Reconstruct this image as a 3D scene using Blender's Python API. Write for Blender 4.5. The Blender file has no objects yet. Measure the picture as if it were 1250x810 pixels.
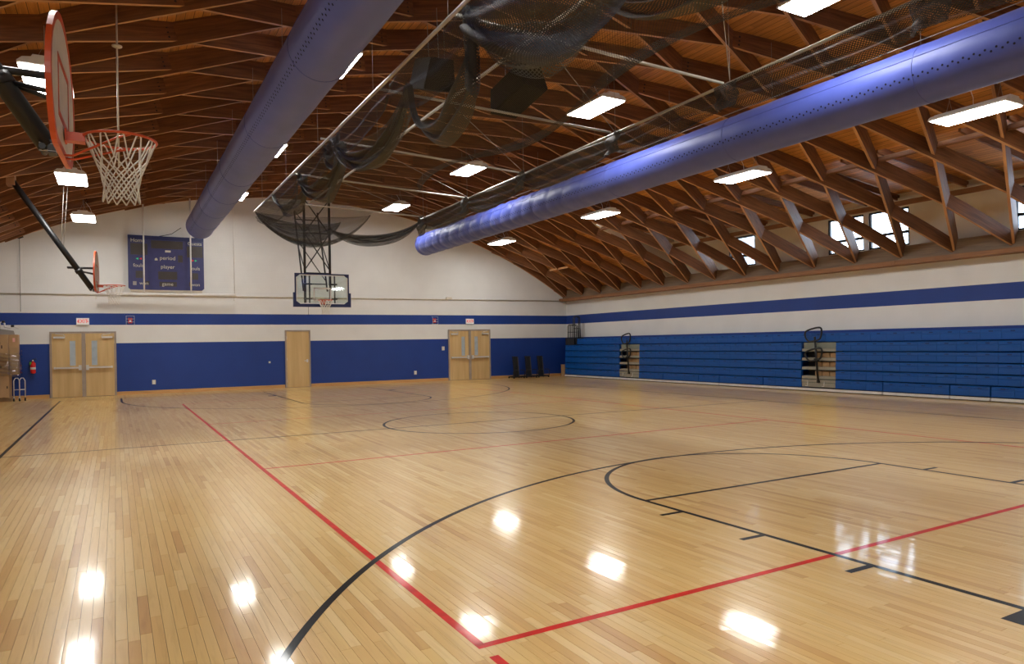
import bpy, math, random
from mathutils import Vector, Matrix
random.seed(7)
scene = bpy.context.scene
COL = scene.collection
PI = math.pi

# ---------------------------------------------------------------- camera, world, exposure
F_PX = 862.9
CAM = Vector((-1.571, -3.175, 1.5095))
YAW, ROLL = 0.5111, -0.0166
fw = Vector((math.sin(YAW), math.cos(YAW), 0))
rt = Vector((math.cos(YAW), -math.sin(YAW), 0))
up = Vector((0, 0, 1))
rt2 = rt * math.cos(ROLL) + up * math.sin(ROLL)
up2 = up * math.cos(ROLL) - rt * math.sin(ROLL)
cd = bpy.data.cameras.new('camera')
cam = bpy.data.objects.new('camera', cd)
COL.objects.link(cam)
cd.sensor_fit = 'HORIZONTAL'
cd.sensor_width = 36.0
cd.lens = F_PX * 36.0 / 1250.0
cd.shift_y = 13.66 / 1250.0
cd.clip_start = 0.05
cd.clip_end = 300
m = Matrix.Identity(4)
for r in range(3):
    m[r][0], m[r][1], m[r][2], m[r][3] = rt2[r], up2[r], -fw[r], CAM[r]
cam.matrix_world = m
scene.camera = cam

world = bpy.data.worlds.new('world')
scene.world = world
world.use_nodes = True
bg = world.node_tree.nodes['Background']
bg.inputs[0].default_value = (0.78, 0.88, 1.0, 1)
bg.inputs[1].default_value = 10.0

scene.view_settings.view_transform = 'Standard'
scene.view_settings.look = 'None'
scene.view_settings.gamma = 1.0
scene.view_settings.use_curve_mapping = False
scene.view_settings.exposure = 0.0
scene.cycles.use_denoising = True
scene.cycles.transparent_max_bounces = 24
scene.cycles.max_bounces = 10
scene.cycles.diffuse_bounces = 5
scene.cycles.glossy_bounces = 5
LAMP = 43.0            # emission of the fluorescent diffusers

def pix(p):
    """pixel of a world point, used only to choose which planks are built singly"""
    d = Vector(p) - CAM
    z = d.dot(fw)
    if z < 0.2:
        return None
    return 625 + F_PX * d.dot(rt2) / z, 418.66 - F_PX * d.dot(up2) / z, z

# ---------------------------------------------------------------- helpers
class MB:
    def __init__(s):
        s.v, s.f, s.uv, s.mi, s.sm = [], [], [], [], []
    def face(s, idx, uv=None, mi=0, smooth=False):
        s.f.append(tuple(idx)); s.uv.append(uv); s.mi.append(mi); s.sm.append(smooth)
    def box(s, a, b, mi=0):
        x0, y0, z0 = a; x1, y1, z1 = b
        x0, x1 = min(x0, x1), max(x0, x1); y0, y1 = min(y0, y1), max(y0, y1); z0, z1 = min(z0, z1), max(z0, z1)
        n = len(s.v)
        s.v += [(x0,y0,z0),(x1,y0,z0),(x1,y1,z0),(x0,y1,z0),(x0,y0,z1),(x1,y0,z1),(x1,y1,z1),(x0,y1,z1)]
        for q in ((0,3,2,1),(4,5,6,7),(0,1,5,4),(1,2,6,5),(2,3,7,6),(3,0,4,7)):
            s.face([n+i for i in q], mi=mi)
        return s
    def beam(s, a, b, w, h, upv=(0,0,1), mi=0):
        a, b = Vector(a), Vector(b)
        d = (b-a).normalized(); u = Vector(upv)
        if abs(d.dot(u)) > .99: u = Vector((1,0,0))
        sx = d.cross(u).normalized(); sz = sx.cross(d).normalized()
        n = len(s.v)
        for p in (a, b):
            for i, j in ((-1,-1),(1,-1),(1,1),(-1,1)):
                s.v.append(tuple(p + sx*i*w/2 + sz*j*h/2))
        for q in ((0,1,2,3),(7,6,5,4),(0,4,5,1),(1,5,6,2),(2,6,7,3),(3,7,4,0)):
            s.face([n+i for i in q], mi=mi)
        return s
    def tube(s, pts, r, n=8, closed=False, cap=True, mi=0, smooth=True):
        pts = [Vector(p) for p in pts]; k = len(pts); base = len(s.v)
        rs = r if isinstance(r, (list, tuple)) else [r]*k
        ref = None
        for i, p in enumerate(pts):
            if closed: d = pts[(i+1) % k] - pts[i-1]
            else: d = pts[min(i+1, k-1)] - pts[max(i-1, 0)]
            d.normalize()
            if ref is None:
                ref = Vector((0,0,1)) if abs(d.z) < .9 else Vector((1,0,0))
            sx = d.cross(ref)
            if sx.length < 1e-4:
                ref = Vector((0.3,1,0.2)); sx = d.cross(ref)
            sx.normalize(); sy = sx.cross(d).normalized(); ref = sy
            for j in range(n):
                t = 2*PI*j/n
                s.v.append(tuple(p + (sx*math.cos(t) + sy*math.sin(t))*rs[i]))
        for i in range(k if closed else k-1):
            i2 = (i+1) % k
            for j in range(n):
                j2 = (j+1) % n
                s.face((base+i*n+j, base+i*n+j2, base+i2*n+j2, base+i2*n+j), mi=mi, smooth=smooth)
        if cap and not closed:
            s.face([base+j for j in range(n)][::-1], mi=mi)
            s.face([base+(k-1)*n+j for j in range(n)], mi=mi)
        return s
    def prism(s, poly, depth, mi=0):
        """poly: list of 3D points, depth: vector"""
        n = len(s.v); k = len(poly); dv = Vector(depth)
        s.v += [tuple(p) for p in poly] + [tuple(Vector(p)+dv) for p in poly]
        s.face([n+i for i in range(k)], mi=mi)
        s.face([n+k+i for i in range(k)][::-1], mi=mi)
        for i in range(k):
            j = (i+1) % k
            s.face((n+j, n+i, n+k+i, n+k+j), mi=mi)
        return s
    def lathe(s, prof, c=(0,0,0), n=14, mi=0, smooth=True):
        base = len(s.v); k = len(prof)
        for r, z in prof:
            for j in range(n):
                t = 2*PI*j/n
                s.v.append((c[0]+r*math.cos(t), c[1]+r*math.sin(t), c[2]+z))
        for i in range(k-1):
            for j in range(n):
                j2 = (j+1) % n
                s.face((base+i*n+j, base+i*n+j2, base+(i+1)*n+j2, base+(i+1)*n+j), mi=mi, smooth=smooth)
        s.face([base+j for j in range(n)][::-1], mi=mi); s.face([base+(k-1)*n+j for j in range(n)], mi=mi)
        return s
    def grid(s, fn, nu, nv, uvfn=None, mi=0, smooth=True):
        base = len(s.v)
        for i in range(nu+1):
            for j in range(nv+1):
                s.v.append(tuple(fn(i/nu, j/nv)))
        for i in range(nu):
            for j in range(nv):
                a = base+i*(nv+1)+j
                uv = None
                if uvfn: uv = [uvfn(i/nu,j/nv),uvfn((i+1)/nu,j/nv),uvfn((i+1)/nu,(j+1)/nv),uvfn(i/nu,(j+1)/nv)]
                s.face((a, a+nv+1, a+nv+2, a+1), uv=uv, mi=mi, smooth=smooth)
        return s

def wl(o):
    t = Vector((0,0,0))
    while o is not None:
        t = t + o.location; o = o.parent
    return t

def mesh_of(name, mb, mats, off=Vector((0,0,0))):
    me = bpy.data.meshes.new(name)
    me.from_pydata([(x-off.x, y-off.y, z-off.z) for x, y, z in mb.v], [], mb.f)
    if not isinstance(mats, (list, tuple)): mats = [mats]
    for q in mats: me.materials.append(q)
    me.polygons.foreach_set('material_index', mb.mi)
    me.polygons.foreach_set('use_smooth', mb.sm)
    if any(u is not None for u in mb.uv):
        lay = me.uv_layers.new(name='UVMap'); flat = []
        for f, u in zip(mb.f, mb.uv):
            if u is None: flat += [0.0, 0.0]*len(f)
            else:
                for c in u: flat += [c[0], c[1]]
        lay.data.foreach_set('uv', flat)
    me.update()
    return me

def obj(name, mb, mats, parent=None, loc=None, kind=None):
    """mesh object from world coordinates; under a parent it keeps its place"""
    off = wl(parent) if parent is not None else Vector((0,0,0))
    lo = Vector(loc) if loc is not None else off
    o = bpy.data.objects.new(name, mesh_of(name, mb, mats, lo))
    COL.objects.link(o)
    o.location = lo - off
    o.parent = parent
    if kind: o['kind'] = kind
    return o

def inst(name, me, loc, parent=None):
    o = bpy.data.objects.new(name, me)
    COL.objects.link(o); o.parent = parent
    o.location = Vector(loc) - (wl(parent) if parent is not None else Vector((0,0,0)))
    return o

def thing(name, label, cat, loc=(0,0,0), group=None):
    o = bpy.data.objects.new(name, None); COL.objects.link(o)
    o.empty_display_size = .1
    o.location = loc; o['label'] = label; o['category'] = cat
    if group: o['group'] = group
    return o

def tag(o, label, cat, group=None):
    o['label'] = label; o['category'] = cat
    if group: o['group'] = group
    return o

def struct(o, label=None):
    o['kind'] = 'structure'
    if label: o['label'] = label
    return o

def copy_tree(o, parent=None):
    c = o.copy(); COL.objects.link(c); c.parent = parent
    for ch in o.children:
        if ch.name in scene.objects: copy_tree(ch, c)
    return c

def text(body, x, y, z, size, mat, parent, name='caption', sx=1.0, align='CENTER'):
    cu = bpy.data.curves.new(name, 'FONT')
    cu.body = body; cu.size = size; cu.align_x = align; cu.align_y = 'CENTER'
    cu.extrude = 0.002; cu.materials.append(mat)
    tmp = bpy.data.objects.new('tmp', cu); COL.objects.link(tmp)
    me = bpy.data.meshes.new_from_object(tmp.evaluated_get(bpy.context.evaluated_depsgraph_get()))
    bpy.data.objects.remove(tmp)
    if not me.materials: me.materials.append(mat)
    o = bpy.data.objects.new(name, me); COL.objects.link(o)
    o.parent = parent
    o.location = Vector((x, y, z)) - (wl(parent) if parent is not None else Vector((0,0,0)))
    o.rotation_euler = (PI/2, 0, 0)
    o.scale = (sx, 1, 1)
    return o

# ---------------------------------------------------------------- materials
def nodes_of(name):
    mt = bpy.data.materials.new(name); mt.use_nodes = True
    nt = mt.node_tree
    return mt, nt, nt.nodes['Principled BSDF']

def L(nt, a, b): nt.links.new(a, b)
def N(nt, t, **kw):
    n = nt.nodes.new(t)
    for k, v in kw.items(): setattr(n, k, v)
    return n
def math_n(nt, op, a, b=None):
    n = N(nt, 'ShaderNodeMath', operation=op)
    for i, v in enumerate((a, b)):
        if v is None: continue
        if isinstance(v, (int, float)): n.inputs[i].default_value = v
        else: L(nt, v, n.inputs[i])
    return n.outputs[0]
def mix_col(nt, fac, a, b, blend='MIX'):
    n = N(nt, 'ShaderNodeMix', data_type='RGBA', blend_type=blend)
    for i, v in ((0, fac), (6, a), (7, b)):
        if isinstance(v, (int, float)): n.inputs[i].default_value = v
        elif isinstance(v, tuple): n.inputs[i].default_value = v if len(v) == 4 else v + (1,)
        else: L(nt, v, n.inputs[i])
    return n.outputs[2]
def ramp(nt, fac, stops):
    n = N(nt, 'ShaderNodeValToRGB')
    el = n.color_ramp.elements
    while len(el) < len(stops): el.new(.5)
    for e, (p, c) in zip(el, stops):
        e.position = p; e.color = c if len(c) == 4 else c + (1,)
    L(nt, fac, n.inputs[0])
    return n.outputs[0]

def plain(name, col, rough=.5, metal=0.0, var=.08, scale=6.0, bump=0.0, coat=0.0):
    mt, nt, p = nodes_of(name)
    p.inputs['Roughness'].default_value = rough
    p.inputs['Metallic'].default_value = metal
    p.inputs['Coat Weight'].default_value = coat
    tc = N(nt, 'ShaderNodeTexCoord')
    nz = N(nt, 'ShaderNodeTexNoise'); nz.inputs['Scale'].default_value = scale; nz.inputs['Detail'].default_value = 4
    L(nt, tc.outputs['Object'], nz.inputs['Vector'])
    c1 = tuple(x*(1-var) for x in col); c2 = tuple(min(1, x*(1+var)) for x in col)
    L(nt, ramp(nt, nz.outputs[0], [(.3, c1), (.7, c2)]), p.inputs['Base Color'])
    if bump:
        b = N(nt, 'ShaderNodeBump'); b.inputs['Strength'].default_value = bump; b.inputs['Distance'].default_value = .01
        L(nt, nz.outputs[0], b.inputs['Height']); L(nt, b.outputs[0], p.inputs['Normal'])
    return mt

def emit(name, col, s):
    mt, nt, p = nodes_of(name)
    p.inputs['Base Color'].default_value = tuple(min(.8, c) for c in col) + (1,)
    p.inputs['Emission Color'].default_value = col + (1,)
    p.inputs['Emission Strength'].default_value = s
    return mt

# painted block wall: bands follow the height above the floor
STRIPE_TOP, STRIPE_BOT, BLUE_TOP = 2.718, 2.336, 1.729
def wall_material():
    mt, nt, p = nodes_of('painted_block_wall')
    g = N(nt, 'ShaderNodeNewGeometry'); sp = N(nt, 'ShaderNodeSeparateXYZ'); L(nt, g.outputs['Position'], sp.inputs[0])
    z = sp.outputs[2]
    low = math_n(nt, 'LESS_THAN', z, BLUE_TOP)
    st = math_n(nt, 'MULTIPLY', math_n(nt, 'LESS_THAN', z, STRIPE_TOP), math_n(nt, 'GREATER_THAN', z, STRIPE_BOT))
    blue = math_n(nt, 'MAXIMUM', low, st)
    nz = N(nt, 'ShaderNodeTexNoise'); nz.inputs['Scale'].default_value = 1.3; nz.inputs['Detail'].default_value = 5
    L(nt, g.outputs['Position'], nz.inputs['Vector'])
    white = ramp(nt, nz.outputs[0], [(.3, (.715,.712,.695)), (.7, (.765,.762,.745))])
    bl = ramp(nt, nz.outputs[0], [(.3, (.006,.038,.225)), (.7, (.008,.046,.26))])
    L(nt, mix_col(nt, blue, white, bl), p.inputs['Base Color'])
    p.inputs['Roughness'].default_value = .45
    # block courses
    cx = math_n(nt, 'ADD', sp.outputs[0], sp.outputs[1])
    cb = N(nt, 'ShaderNodeCombineXYZ'); L(nt, cx, cb.inputs[0]); L(nt, z, cb.inputs[1])
    br = N(nt, 'ShaderNodeTexBrick')
    br.inputs['Scale'].default_value = 1.0; br.inputs['Brick Width'].default_value = .406; br.inputs['Row Height'].default_value = .203
    br.inputs['Mortar Size'].default_value = .006; br.inputs['Mortar Smooth'].default_value = .6
    L(nt, cb.outputs[0], br.inputs['Vector'])
    n2 = N(nt, 'ShaderNodeTexNoise'); n2.inputs['Scale'].default_value = 40
    L(nt, g.outputs['Position'], n2.inputs['Vector'])
    h = math_n(nt, 'ADD', math_n(nt, 'MULTIPLY', br.outputs['Fac'], -1.0), math_n(nt, 'MULTIPLY', n2.outputs[0], .3))
    b = N(nt, 'ShaderNodeBump'); b.inputs['Strength'].default_value = .35; b.inputs['Distance'].default_value = .004
    L(nt, h, b.inputs['Height']); L(nt, b.outputs[0], p.inputs['Normal'])
    return mt

def maple_floor():
    mt, nt, p = nodes_of('maple_floor_boards')
    at = N(nt, 'ShaderNodeAttribute', attribute_name='tone')
    g = N(nt, 'ShaderNodeNewGeometry')
    mp = N(nt, 'ShaderNodeMapping'); mp.inputs['Scale'].default_value = (38, 2.2, 1)
    of = N(nt, 'ShaderNodeVectorMath', operation='ADD')
    cb = N(nt, 'ShaderNodeCombineXYZ'); L(nt, math_n(nt, 'MULTIPLY', at.outputs['Fac'], 91.0), cb.inputs[1])
    L(nt, g.outputs['Position'], of.inputs[0]); L(nt, cb.outputs[0], of.inputs[1])
    L(nt, of.outputs[0], mp.inputs['Vector'])
    nz = N(nt, 'ShaderNodeTexNoise'); nz.inputs['Scale'].default_value = 1; nz.inputs['Detail'].default_value = 6; nz.inputs['Distortion'].default_value = .6
    L(nt, mp.outputs[0], nz.inputs['Vector'])
    base = ramp(nt, at.outputs['Fac'], [(0, (.58,.315,.085)), (.22, (.69,.425,.132)), (.6, (.74,.490,.168)), (1, (.80,.580,.245))])
    grain = ramp(nt, nz.outputs[0], [(.25, (.80,.72,.62)), (.5, (1,1,1)), (.8, (1.0,.97,.90))])
    L(nt, mix_col(nt, .75, base, grain, 'MULTIPLY'), p.inputs['Base Color'])
    n2 = N(nt, 'ShaderNodeTexNoise'); n2.inputs['Scale'].default_value = 2.5; n2.inputs['Detail'].default_value = 3
    m2 = N(nt, 'ShaderNodeMapping'); m2.inputs['Scale'].default_value = (6, 1.2, 1)
    L(nt, of.outputs[0], m2.inputs['Vector']); L(nt, m2.outputs[0], n2.inputs['Vector'])
    b = N(nt, 'ShaderNodeBump'); b.inputs['Strength'].default_value = .11; b.inputs['Distance'].default_value = .003
    L(nt, n2.outputs[0], b.inputs['Height']); L(nt, b.outputs[0], p.inputs['Normal'])
    p.inputs['Roughness'].default_value = .30
    p.inputs['Specular IOR Level'].default_value = .32
    p.inputs['Coat Weight'].default_value = .55
    p.inputs['Coat Roughness'].default_value = .075
    L(nt, b.outputs[0], p.inputs['Coat Normal'])
    return mt

def line_paint(name, col):
    mt, nt, p = nodes_of(name)
    g = N(nt, 'ShaderNodeNewGeometry')
    nz = N(nt, 'ShaderNodeTexNoise'); nz.inputs['Scale'].default_value = 9; nz.inputs['Detail'].default_value = 4
    L(nt, g.outputs['Position'], nz.inputs['Vector'])
    L(nt, ramp(nt, nz.outputs[0], [(.3, tuple(c*.8 for c in col)), (.7, tuple(c*1.15 for c in col))]), p.inputs['Base Color'])
    p.inputs['Roughness'].default_value = .30
    p.inputs['Specular IOR Level'].default_value = .05
    p.inputs['Coat Weight'].default_value = .25
    p.inputs['Coat Roughness'].default_value = .075
    return mt

def timber(name, dark, light, rough=.6, rnd=.35, gscale=(1.5, 26)):
    """grain runs along U"""
    mt, nt, p = nodes_of(name)
    uv = N(nt, 'ShaderNodeUVMap'); oi = N(nt, 'ShaderNodeObjectInfo')
    cb = N(nt, 'ShaderNodeCombineXYZ'); L(nt, math_n(nt, 'MULTIPLY', oi.outputs['Random'], 57.0), cb.inputs[0])
    va = N(nt, 'ShaderNodeVectorMath', operation='ADD'); L(nt, uv.outputs[0], va.inputs[0]); L(nt, cb.outputs[0], va.inputs[1])
    mp = N(nt, 'ShaderNodeMapping'); mp.inputs['Scale'].default_value = (gscale[0], gscale[1], 1)
    L(nt, va.outputs[0], mp.inputs['Vector'])
    nz = N(nt, 'ShaderNodeTexNoise'); nz.inputs['Scale'].default_value = 1; nz.inputs['Detail'].default_value = 6; nz.inputs['Distortion'].default_value = .8
    L(nt, mp.outputs[0], nz.inputs['Vector'])
    c = ramp(nt, nz.outputs[0], [(.28, dark), (.72, light)])
    v = math_n(nt, 'ADD', math_n(nt, 'MULTIPLY', oi.outputs['Random'], rnd), 1-rnd/2)
    hs = N(nt, 'ShaderNodeHueSaturation'); L(nt, c, hs.inputs['Color']); L(nt, v, hs.inputs['Value'])
    L(nt, hs.outputs[0], p.inputs['Base Color'])
    p.inputs['Roughness'].default_value = rough
    return mt

def deck_boards():
    """roof deck: UV is (metres along the room, metres along the arc)"""
    mt, nt, p = nodes_of('roof_deck_boards')
    uv = N(nt, 'ShaderNodeUVMap'); sp = N(nt, 'ShaderNodeSeparateXYZ'); L(nt, uv.outputs[0], sp.inputs[0])
    row = math_n(nt, 'FLOOR', math_n(nt, 'DIVIDE', sp.outputs[1], .13))
    fr = math_n(nt, 'FRACT', math_n(nt, 'DIVIDE', sp.outputs[1], .13))
    seg = math_n(nt, 'FLOOR', math_n(nt, 'ADD', math_n(nt, 'DIVIDE', sp.outputs[0], 3.4), math_n(nt, 'MULTIPLY', row, .37)))
    cb = N(nt, 'ShaderNodeCombineXYZ'); L(nt, row, cb.inputs[0]); L(nt, seg, cb.inputs[1])
    wn = N(nt, 'ShaderNodeTexWhiteNoise', noise_dimensions='2D'); L(nt, cb.outputs[0], wn.inputs[0])
    mp = N(nt, 'ShaderNodeMapping'); mp.inputs['Scale'].default_value = (1.2, 22, 1); L(nt, uv.outputs[0], mp.inputs['Vector'])
    nz = N(nt, 'ShaderNodeTexNoise'); nz.inputs['Scale'].default_value = 1; nz.inputs['Detail'].default_value = 6; nz.inputs['Distortion'].default_value = 1
    L(nt, mp.outputs[0], nz.inputs['Vector'])
    c = ramp(nt, nz.outputs[0], [(.25, (.43,.175,.042)), (.75, (.72,.340,.100))])
    c = mix_col(nt, 1.0, c, ramp(nt, wn.outputs[0], [(0, (.72,.68,.62)), (1, (1.15,1.12,1.05))]), 'MULTIPLY')
    groove = math_n(nt, 'LESS_THAN', fr, .07)
    L(nt, mix_col(nt, groove, c, (.07,.03,.01)), p.inputs['Base Color'])
    p.inputs['Roughness'].default_value = .55
    return mt

def net_material(name, col, cell=.048, frac=.17):
    mt, nt, p = nodes_of(name)
    uv = N(nt, 'ShaderNodeUVMap'); sp = N(nt, 'ShaderNodeSeparateXYZ'); L(nt, uv.outputs[0], sp.inputs[0])
    a = math_n(nt, 'LESS_THAN', math_n(nt, 'FRACT', math_n(nt, 'DIVIDE', math_n(nt, 'ADD', sp.outputs[0], sp.outputs[1]), cell)), frac)
    b = math_n(nt, 'LESS_THAN', math_n(nt, 'FRACT', math_n(nt, 'DIVIDE', math_n(nt, 'SUBTRACT', sp.outputs[0], sp.outputs[1]), cell)), frac)
    L(nt, math_n(nt, 'MAXIMUM', a, b), p.inputs['Alpha'])
    p.inputs['Base Color'].default_value = col + (1,)
    p.inputs['Roughness'].default_value = .8
    return mt

def glass_material(name, tint=(.9,.95,1.0), gloss=.10):
    mt = bpy.data.materials.new(name); mt.use_nodes = True; nt = mt.node_tree; nt.nodes.clear()
    o = N(nt, 'ShaderNodeOutputMaterial'); mx = N(nt, 'ShaderNodeMixShader')
    t = N(nt, 'ShaderNodeBsdfTransparent'); t.inputs[0].default_value = tint + (1,)
    g = N(nt, 'ShaderNodeBsdfGlossy'); g.inputs['Roughness'].default_value = .03
    fr = N(nt, 'ShaderNodeFresnel'); fr.inputs[0].default_value = 1.5
    L(nt, math_n(nt, 'MINIMUM', math_n(nt, 'ADD', fr.outputs[0], gloss*.3), .9), mx.inputs[0])
    L(nt, t.outputs[0], mx.inputs[1]); L(nt, g.outputs[0], mx.inputs[2]); L(nt, mx.outputs[0], o.inputs[0])
    return mt

def duct_fabric():
    mt, nt, p = nodes_of('blue_duct_fabric')
    tc = N(nt, 'ShaderNodeTexCoord')
    nz = N(nt, 'ShaderNodeTexNoise'); nz.inputs['Scale'].default_value = 1.6; nz.inputs['Detail'].default_value = 5
    L(nt, tc.outputs['Object'], nz.inputs['Vector'])
    L(nt, ramp(nt, nz.outputs[0], [(.3, (.050,.078,.38)), (.7, (.066,.098,.45))]), p.inputs['Base Color'])
    p.inputs['Roughness'].default_value = .5
    p.inputs['Sheen Weight'].default_value = .15
    return mt

WALL = wall_material()
MAPLE = maple_floor()
RED_LINE = line_paint('red_line_paint', (.62,.022,.012))
BLACK_LINE = line_paint('black_line_paint', (.006,.0055,.006))
LAM = timber('lamella_timber', (.120,.046,.016), (.28,.118,.044))
EDGE = timber('lamella_pale_edge', (.38,.18,.07), (.60,.32,.14))  # paler timber for the undersides of lamellas and rib, and the cleat
LAM2 = timber('plate_timber', (.20,.085,.032), (.36,.165,.065), rnd=.15)
DECK = deck_boards()
NET = net_material('black_cage_net', (.040,.038,.035), frac=.30)
NETD = net_material('black_cage_net_gathered', (.055,.053,.050), cell=.048, frac=.52)
NETB = net_material('black_cage_net_coarse', (.10,.10,.098), cell=.062, frac=.30)
NETR = net_material('black_cage_net_near', (.045,.043,.040), cell=.055, frac=.36)
DUCT = duct_fabric()
DUCT_SEAM = plain('duct_seam', (.075,.095,.36), .6)
HOLE = plain('duct_hole', (.006,.006,.02), .9)
GLASS = glass_material('window_glass')
BB_GLASS = glass_material('backboard_glass', (.88,.93,.91), .15)
WHITE = plain('white_enamel', (.78,.77,.74), .4)
CREAM = plain('cream_paint', (.62,.57,.47), .5)
PIPE = plain('galvanised_pipe', (.50,.47,.40), .35, .3)
CABLE = plain('steel_cable', (.38,.35,.30), .5, .2)
BLACK = plain('black_steel', (.012,.012,.013), .4)
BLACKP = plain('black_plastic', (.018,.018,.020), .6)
ORANGE = plain('orange_enamel', (.62,.085,.022), .35)
DOORWOOD = None
STEEL = plain('brushed_steel', (.68,.67,.65), .35, .35)
ALU = plain('aluminium_strip', (.80,.80,.78), .35, .1)
FRAME = plain('taupe_door_frame', (.36,.30,.245), .5)
RED = plain('red_enamel', (.55,.012,.012), .3)
NAVY = plain('navy_padding', (.012,.022,.11), .5)
CARD = plain('cardboard', (.42,.265,.135), .8, 0, .12, 3)
CARD2 = plain('cardboard_tape', (.50,.34,.19), .5)
INK = plain('dark_ink', (.05,.035,.025), .8)
STRING = plain('net_string', (.74,.72,.66), .7)
BOARD = plain('backboard_white', (.70,.66,.60), .45)
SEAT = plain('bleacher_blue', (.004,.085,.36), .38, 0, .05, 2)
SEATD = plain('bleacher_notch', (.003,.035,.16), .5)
BASEW = timber('maple_baseboard', (.48,.26,.09), (.64,.38,.15), rnd=.1)
SCORE = plain('scoreboard_blue', (.045,.048,.155), .45)
SCOREN = plain('scoreboard_navy', (.012,.018,.10), .45)
DIGIT = plain('digit_window', (.060,.052,.048), .35)
LETTER = plain('cream_lettering', (.62,.60,.48), .5)
RUBBER = plain('black_rubber', (.01,.01,.01), .8)
LAMPON = emit('fluorescent_diffuser', (1.0, .995, .965), LAMP)
EXITW = emit('lit_exit_face', (.95, .92, .85), .12)
EXITR = emit('lit_exit_letters', (.85, .03, .02), .35)
GREEN_LED = emit('green_led', (.03, .5, .2), .4)
RED_LED = emit('red_led', (.6, .05, .04), .35)

def door_wood():
    mt, nt, p = nodes_of('birch_door_veneer')
    g = N(nt, 'ShaderNodeNewGeometry')
    mp = N(nt, 'ShaderNodeMapping'); mp.inputs['Scale'].default_value = (7, 1, .5); L(nt, g.outputs['Position'], mp.inputs['Vector'])
    nz = N(nt, 'ShaderNodeTexNoise'); nz.inputs['Scale'].default_value = 1; nz.inputs['Detail'].default_value = 4
    L(nt, mp.outputs[0], nz.inputs['Vector'])
    L(nt, ramp(nt, nz.outputs[0], [(.3, (.56,.375,.16)), (.7, (.68,.49,.235))]), p.inputs['Base Color'])
    p.inputs['Roughness'].default_value = .4
    return mt
DOORWOOD = door_wood()
CLEARWRAP = glass_material('stretch_wrap', (.93,.93,.93), .6)

# ---------------------------------------------------------------- dimensions
XW, YW = 16.40, 23.76          # right wall, far wall (inner faces)
XL, YN = -7.20, -5.60          # left wall, near wall
XC, ZC = 4.60, -14.20          # vault axis
RB, RD = 21.21, 21.53          # underside of lamellas, underside of deck
TH_F = 0.582                   # angle of the feet
DTH = TH_F/7
YSTEP = 1.305
Y0 = 5.25
def arc(th, r): return XC + r*math.sin(th), ZC + r*math.cos(th)

# ---------------------------------------------------------------- floor
fm = MB().box((XL-.2, YN-.2, -.15), (XW+.25, YW+.25, -.0035))
floor = struct(obj('floor', fm, plain('subfloor', (.12,.07,.03), .9)), 'glossy maple strip floor of the gymnasium')
PW = .0572
planks = []
nx = int((XW-XL)/PW)+1
rnd = random.Random(3)
for i in range(nx):
    x0 = XL + i*PW; x1 = min(x0+PW, XW)
    if x1-x0 < .01: continue
    y = YN - rnd.random()*1.2
    while y < YW:
        ln = rnd.choice((.45,.6,.75,.9,1.05,1.2,1.5,1.8))*rnd.uniform(.85,1.15)
        y1 = min(y+ln, YW)
        ys = max(y, YN)
        if y1 - ys > .03:
            t = min(1, max(0, rnd.gauss(.56, .2)))
            if rnd.random() < .07: t = rnd.uniform(.02, .22)
            planks.append((x0, x1, ys, y1, t, rnd.gauss(0, .0034), rnd.gauss(0, .0002)))
        y += ln
def plank_geo(mb, tones, x0, x1, y0, y1, t, sx, sy):
    g = .0003; b = .0007; n = len(mb.v)
    cx, cy = (x0+x1)/2, (y0+y1)/2
    def zz(x, y): return (x-cx)*sx + max(-.0002, min(.0002, (y-cy)*sy))
    X0, X1, Ya, Yb = x0+g, x1-g, y0+g, y1-g
    for x, y in ((X0,Ya),(X1,Ya),(X1,Yb),(X0,Yb)): mb.v.append((x, y, -.003))
    for x, y in ((X0+b,Ya+b),(X1-b,Ya+b),(X1-b,Yb-b),(X0+b,Yb-b)): mb.v.append((x, y, zz(x, y)))
    for q in ((4,5,6,7),(0,1,5,4),(1,2,6,5),(2,3,7,6),(3,0,4,7)): mb.face([n+k for k in q])
    tones += [t]*5
def set_tone(me, tones):
    a = me.attributes.new('tone', 'FLOAT', 'FACE'); a.data.foreach_set('value', tones)
def show(pl):
    x0, x1, y0, y1 = pl[:4]
    q = pix(((x0+x1)/2, (y0+y1)/2, 0))
    if q is None or not (0 < q[0] < 1250 and 0 < q[1] < 806): return 0
    a, b = pix((x0, (y0+y1)/2, 0)), pix((x1, (y0+y1)/2, 0))
    return (y1-y0)*(x1-x0)/q[2]**3
planks.sort(key=show, reverse=True)
for pl in planks[:300]:
    mb, tn = MB(), []
    plank_geo(mb, tn, *pl)
    o = obj('floor_board', mb, MAPLE, floor, loc=((pl[0]+pl[1])/2, (pl[2]+pl[3])/2, 0))
    set_tone(o.data, tn)
mb, tn = MB(), []
for pl in planks[300:]: plank_geo(mb, tn, *pl)
o = obj('floor_boards', mb, MAPLE, floor, kind='stuff'); set_tone(o.data, tn)

# court lines, thin paint films on the boards
LZ = .0011
def strip(name, pts, w, mat, closed=False, z=LZ):
    mb = MB(); pts = [Vector((p[0], p[1], z)) for p in pts]; k = len(pts)
    for i, p in enumerate(pts):
        if closed: d = pts[(i+1) % k]-pts[i-1]
        else: d = pts[min(i+1,k-1)]-pts[max(i-1,0)]
        s = Vector((-d.y, d.x, 0)).normalized()*w/2
        mb.v += [tuple(p-s), tuple(p+s)]
    for i in range(k if closed else k-1):
        j = (i+1) % k
        mb.face((2*i+1, 2*i, 2*j, 2*j+1))
    return obj(name, mb, mat, floor)
def circ(cx, cy, r, a0=0, a1=360, n=96):
    return [(cx+r*math.cos(math.radians(a0+(a1-a0)*i/n)), cy+r*math.sin(math.radians(a0+(a1-a0)*i/n))) for i in range(n+1)]
XM = 4.58; YH = 9.14
BX0, BX1 = XM-7.62, XM+7.68
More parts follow.
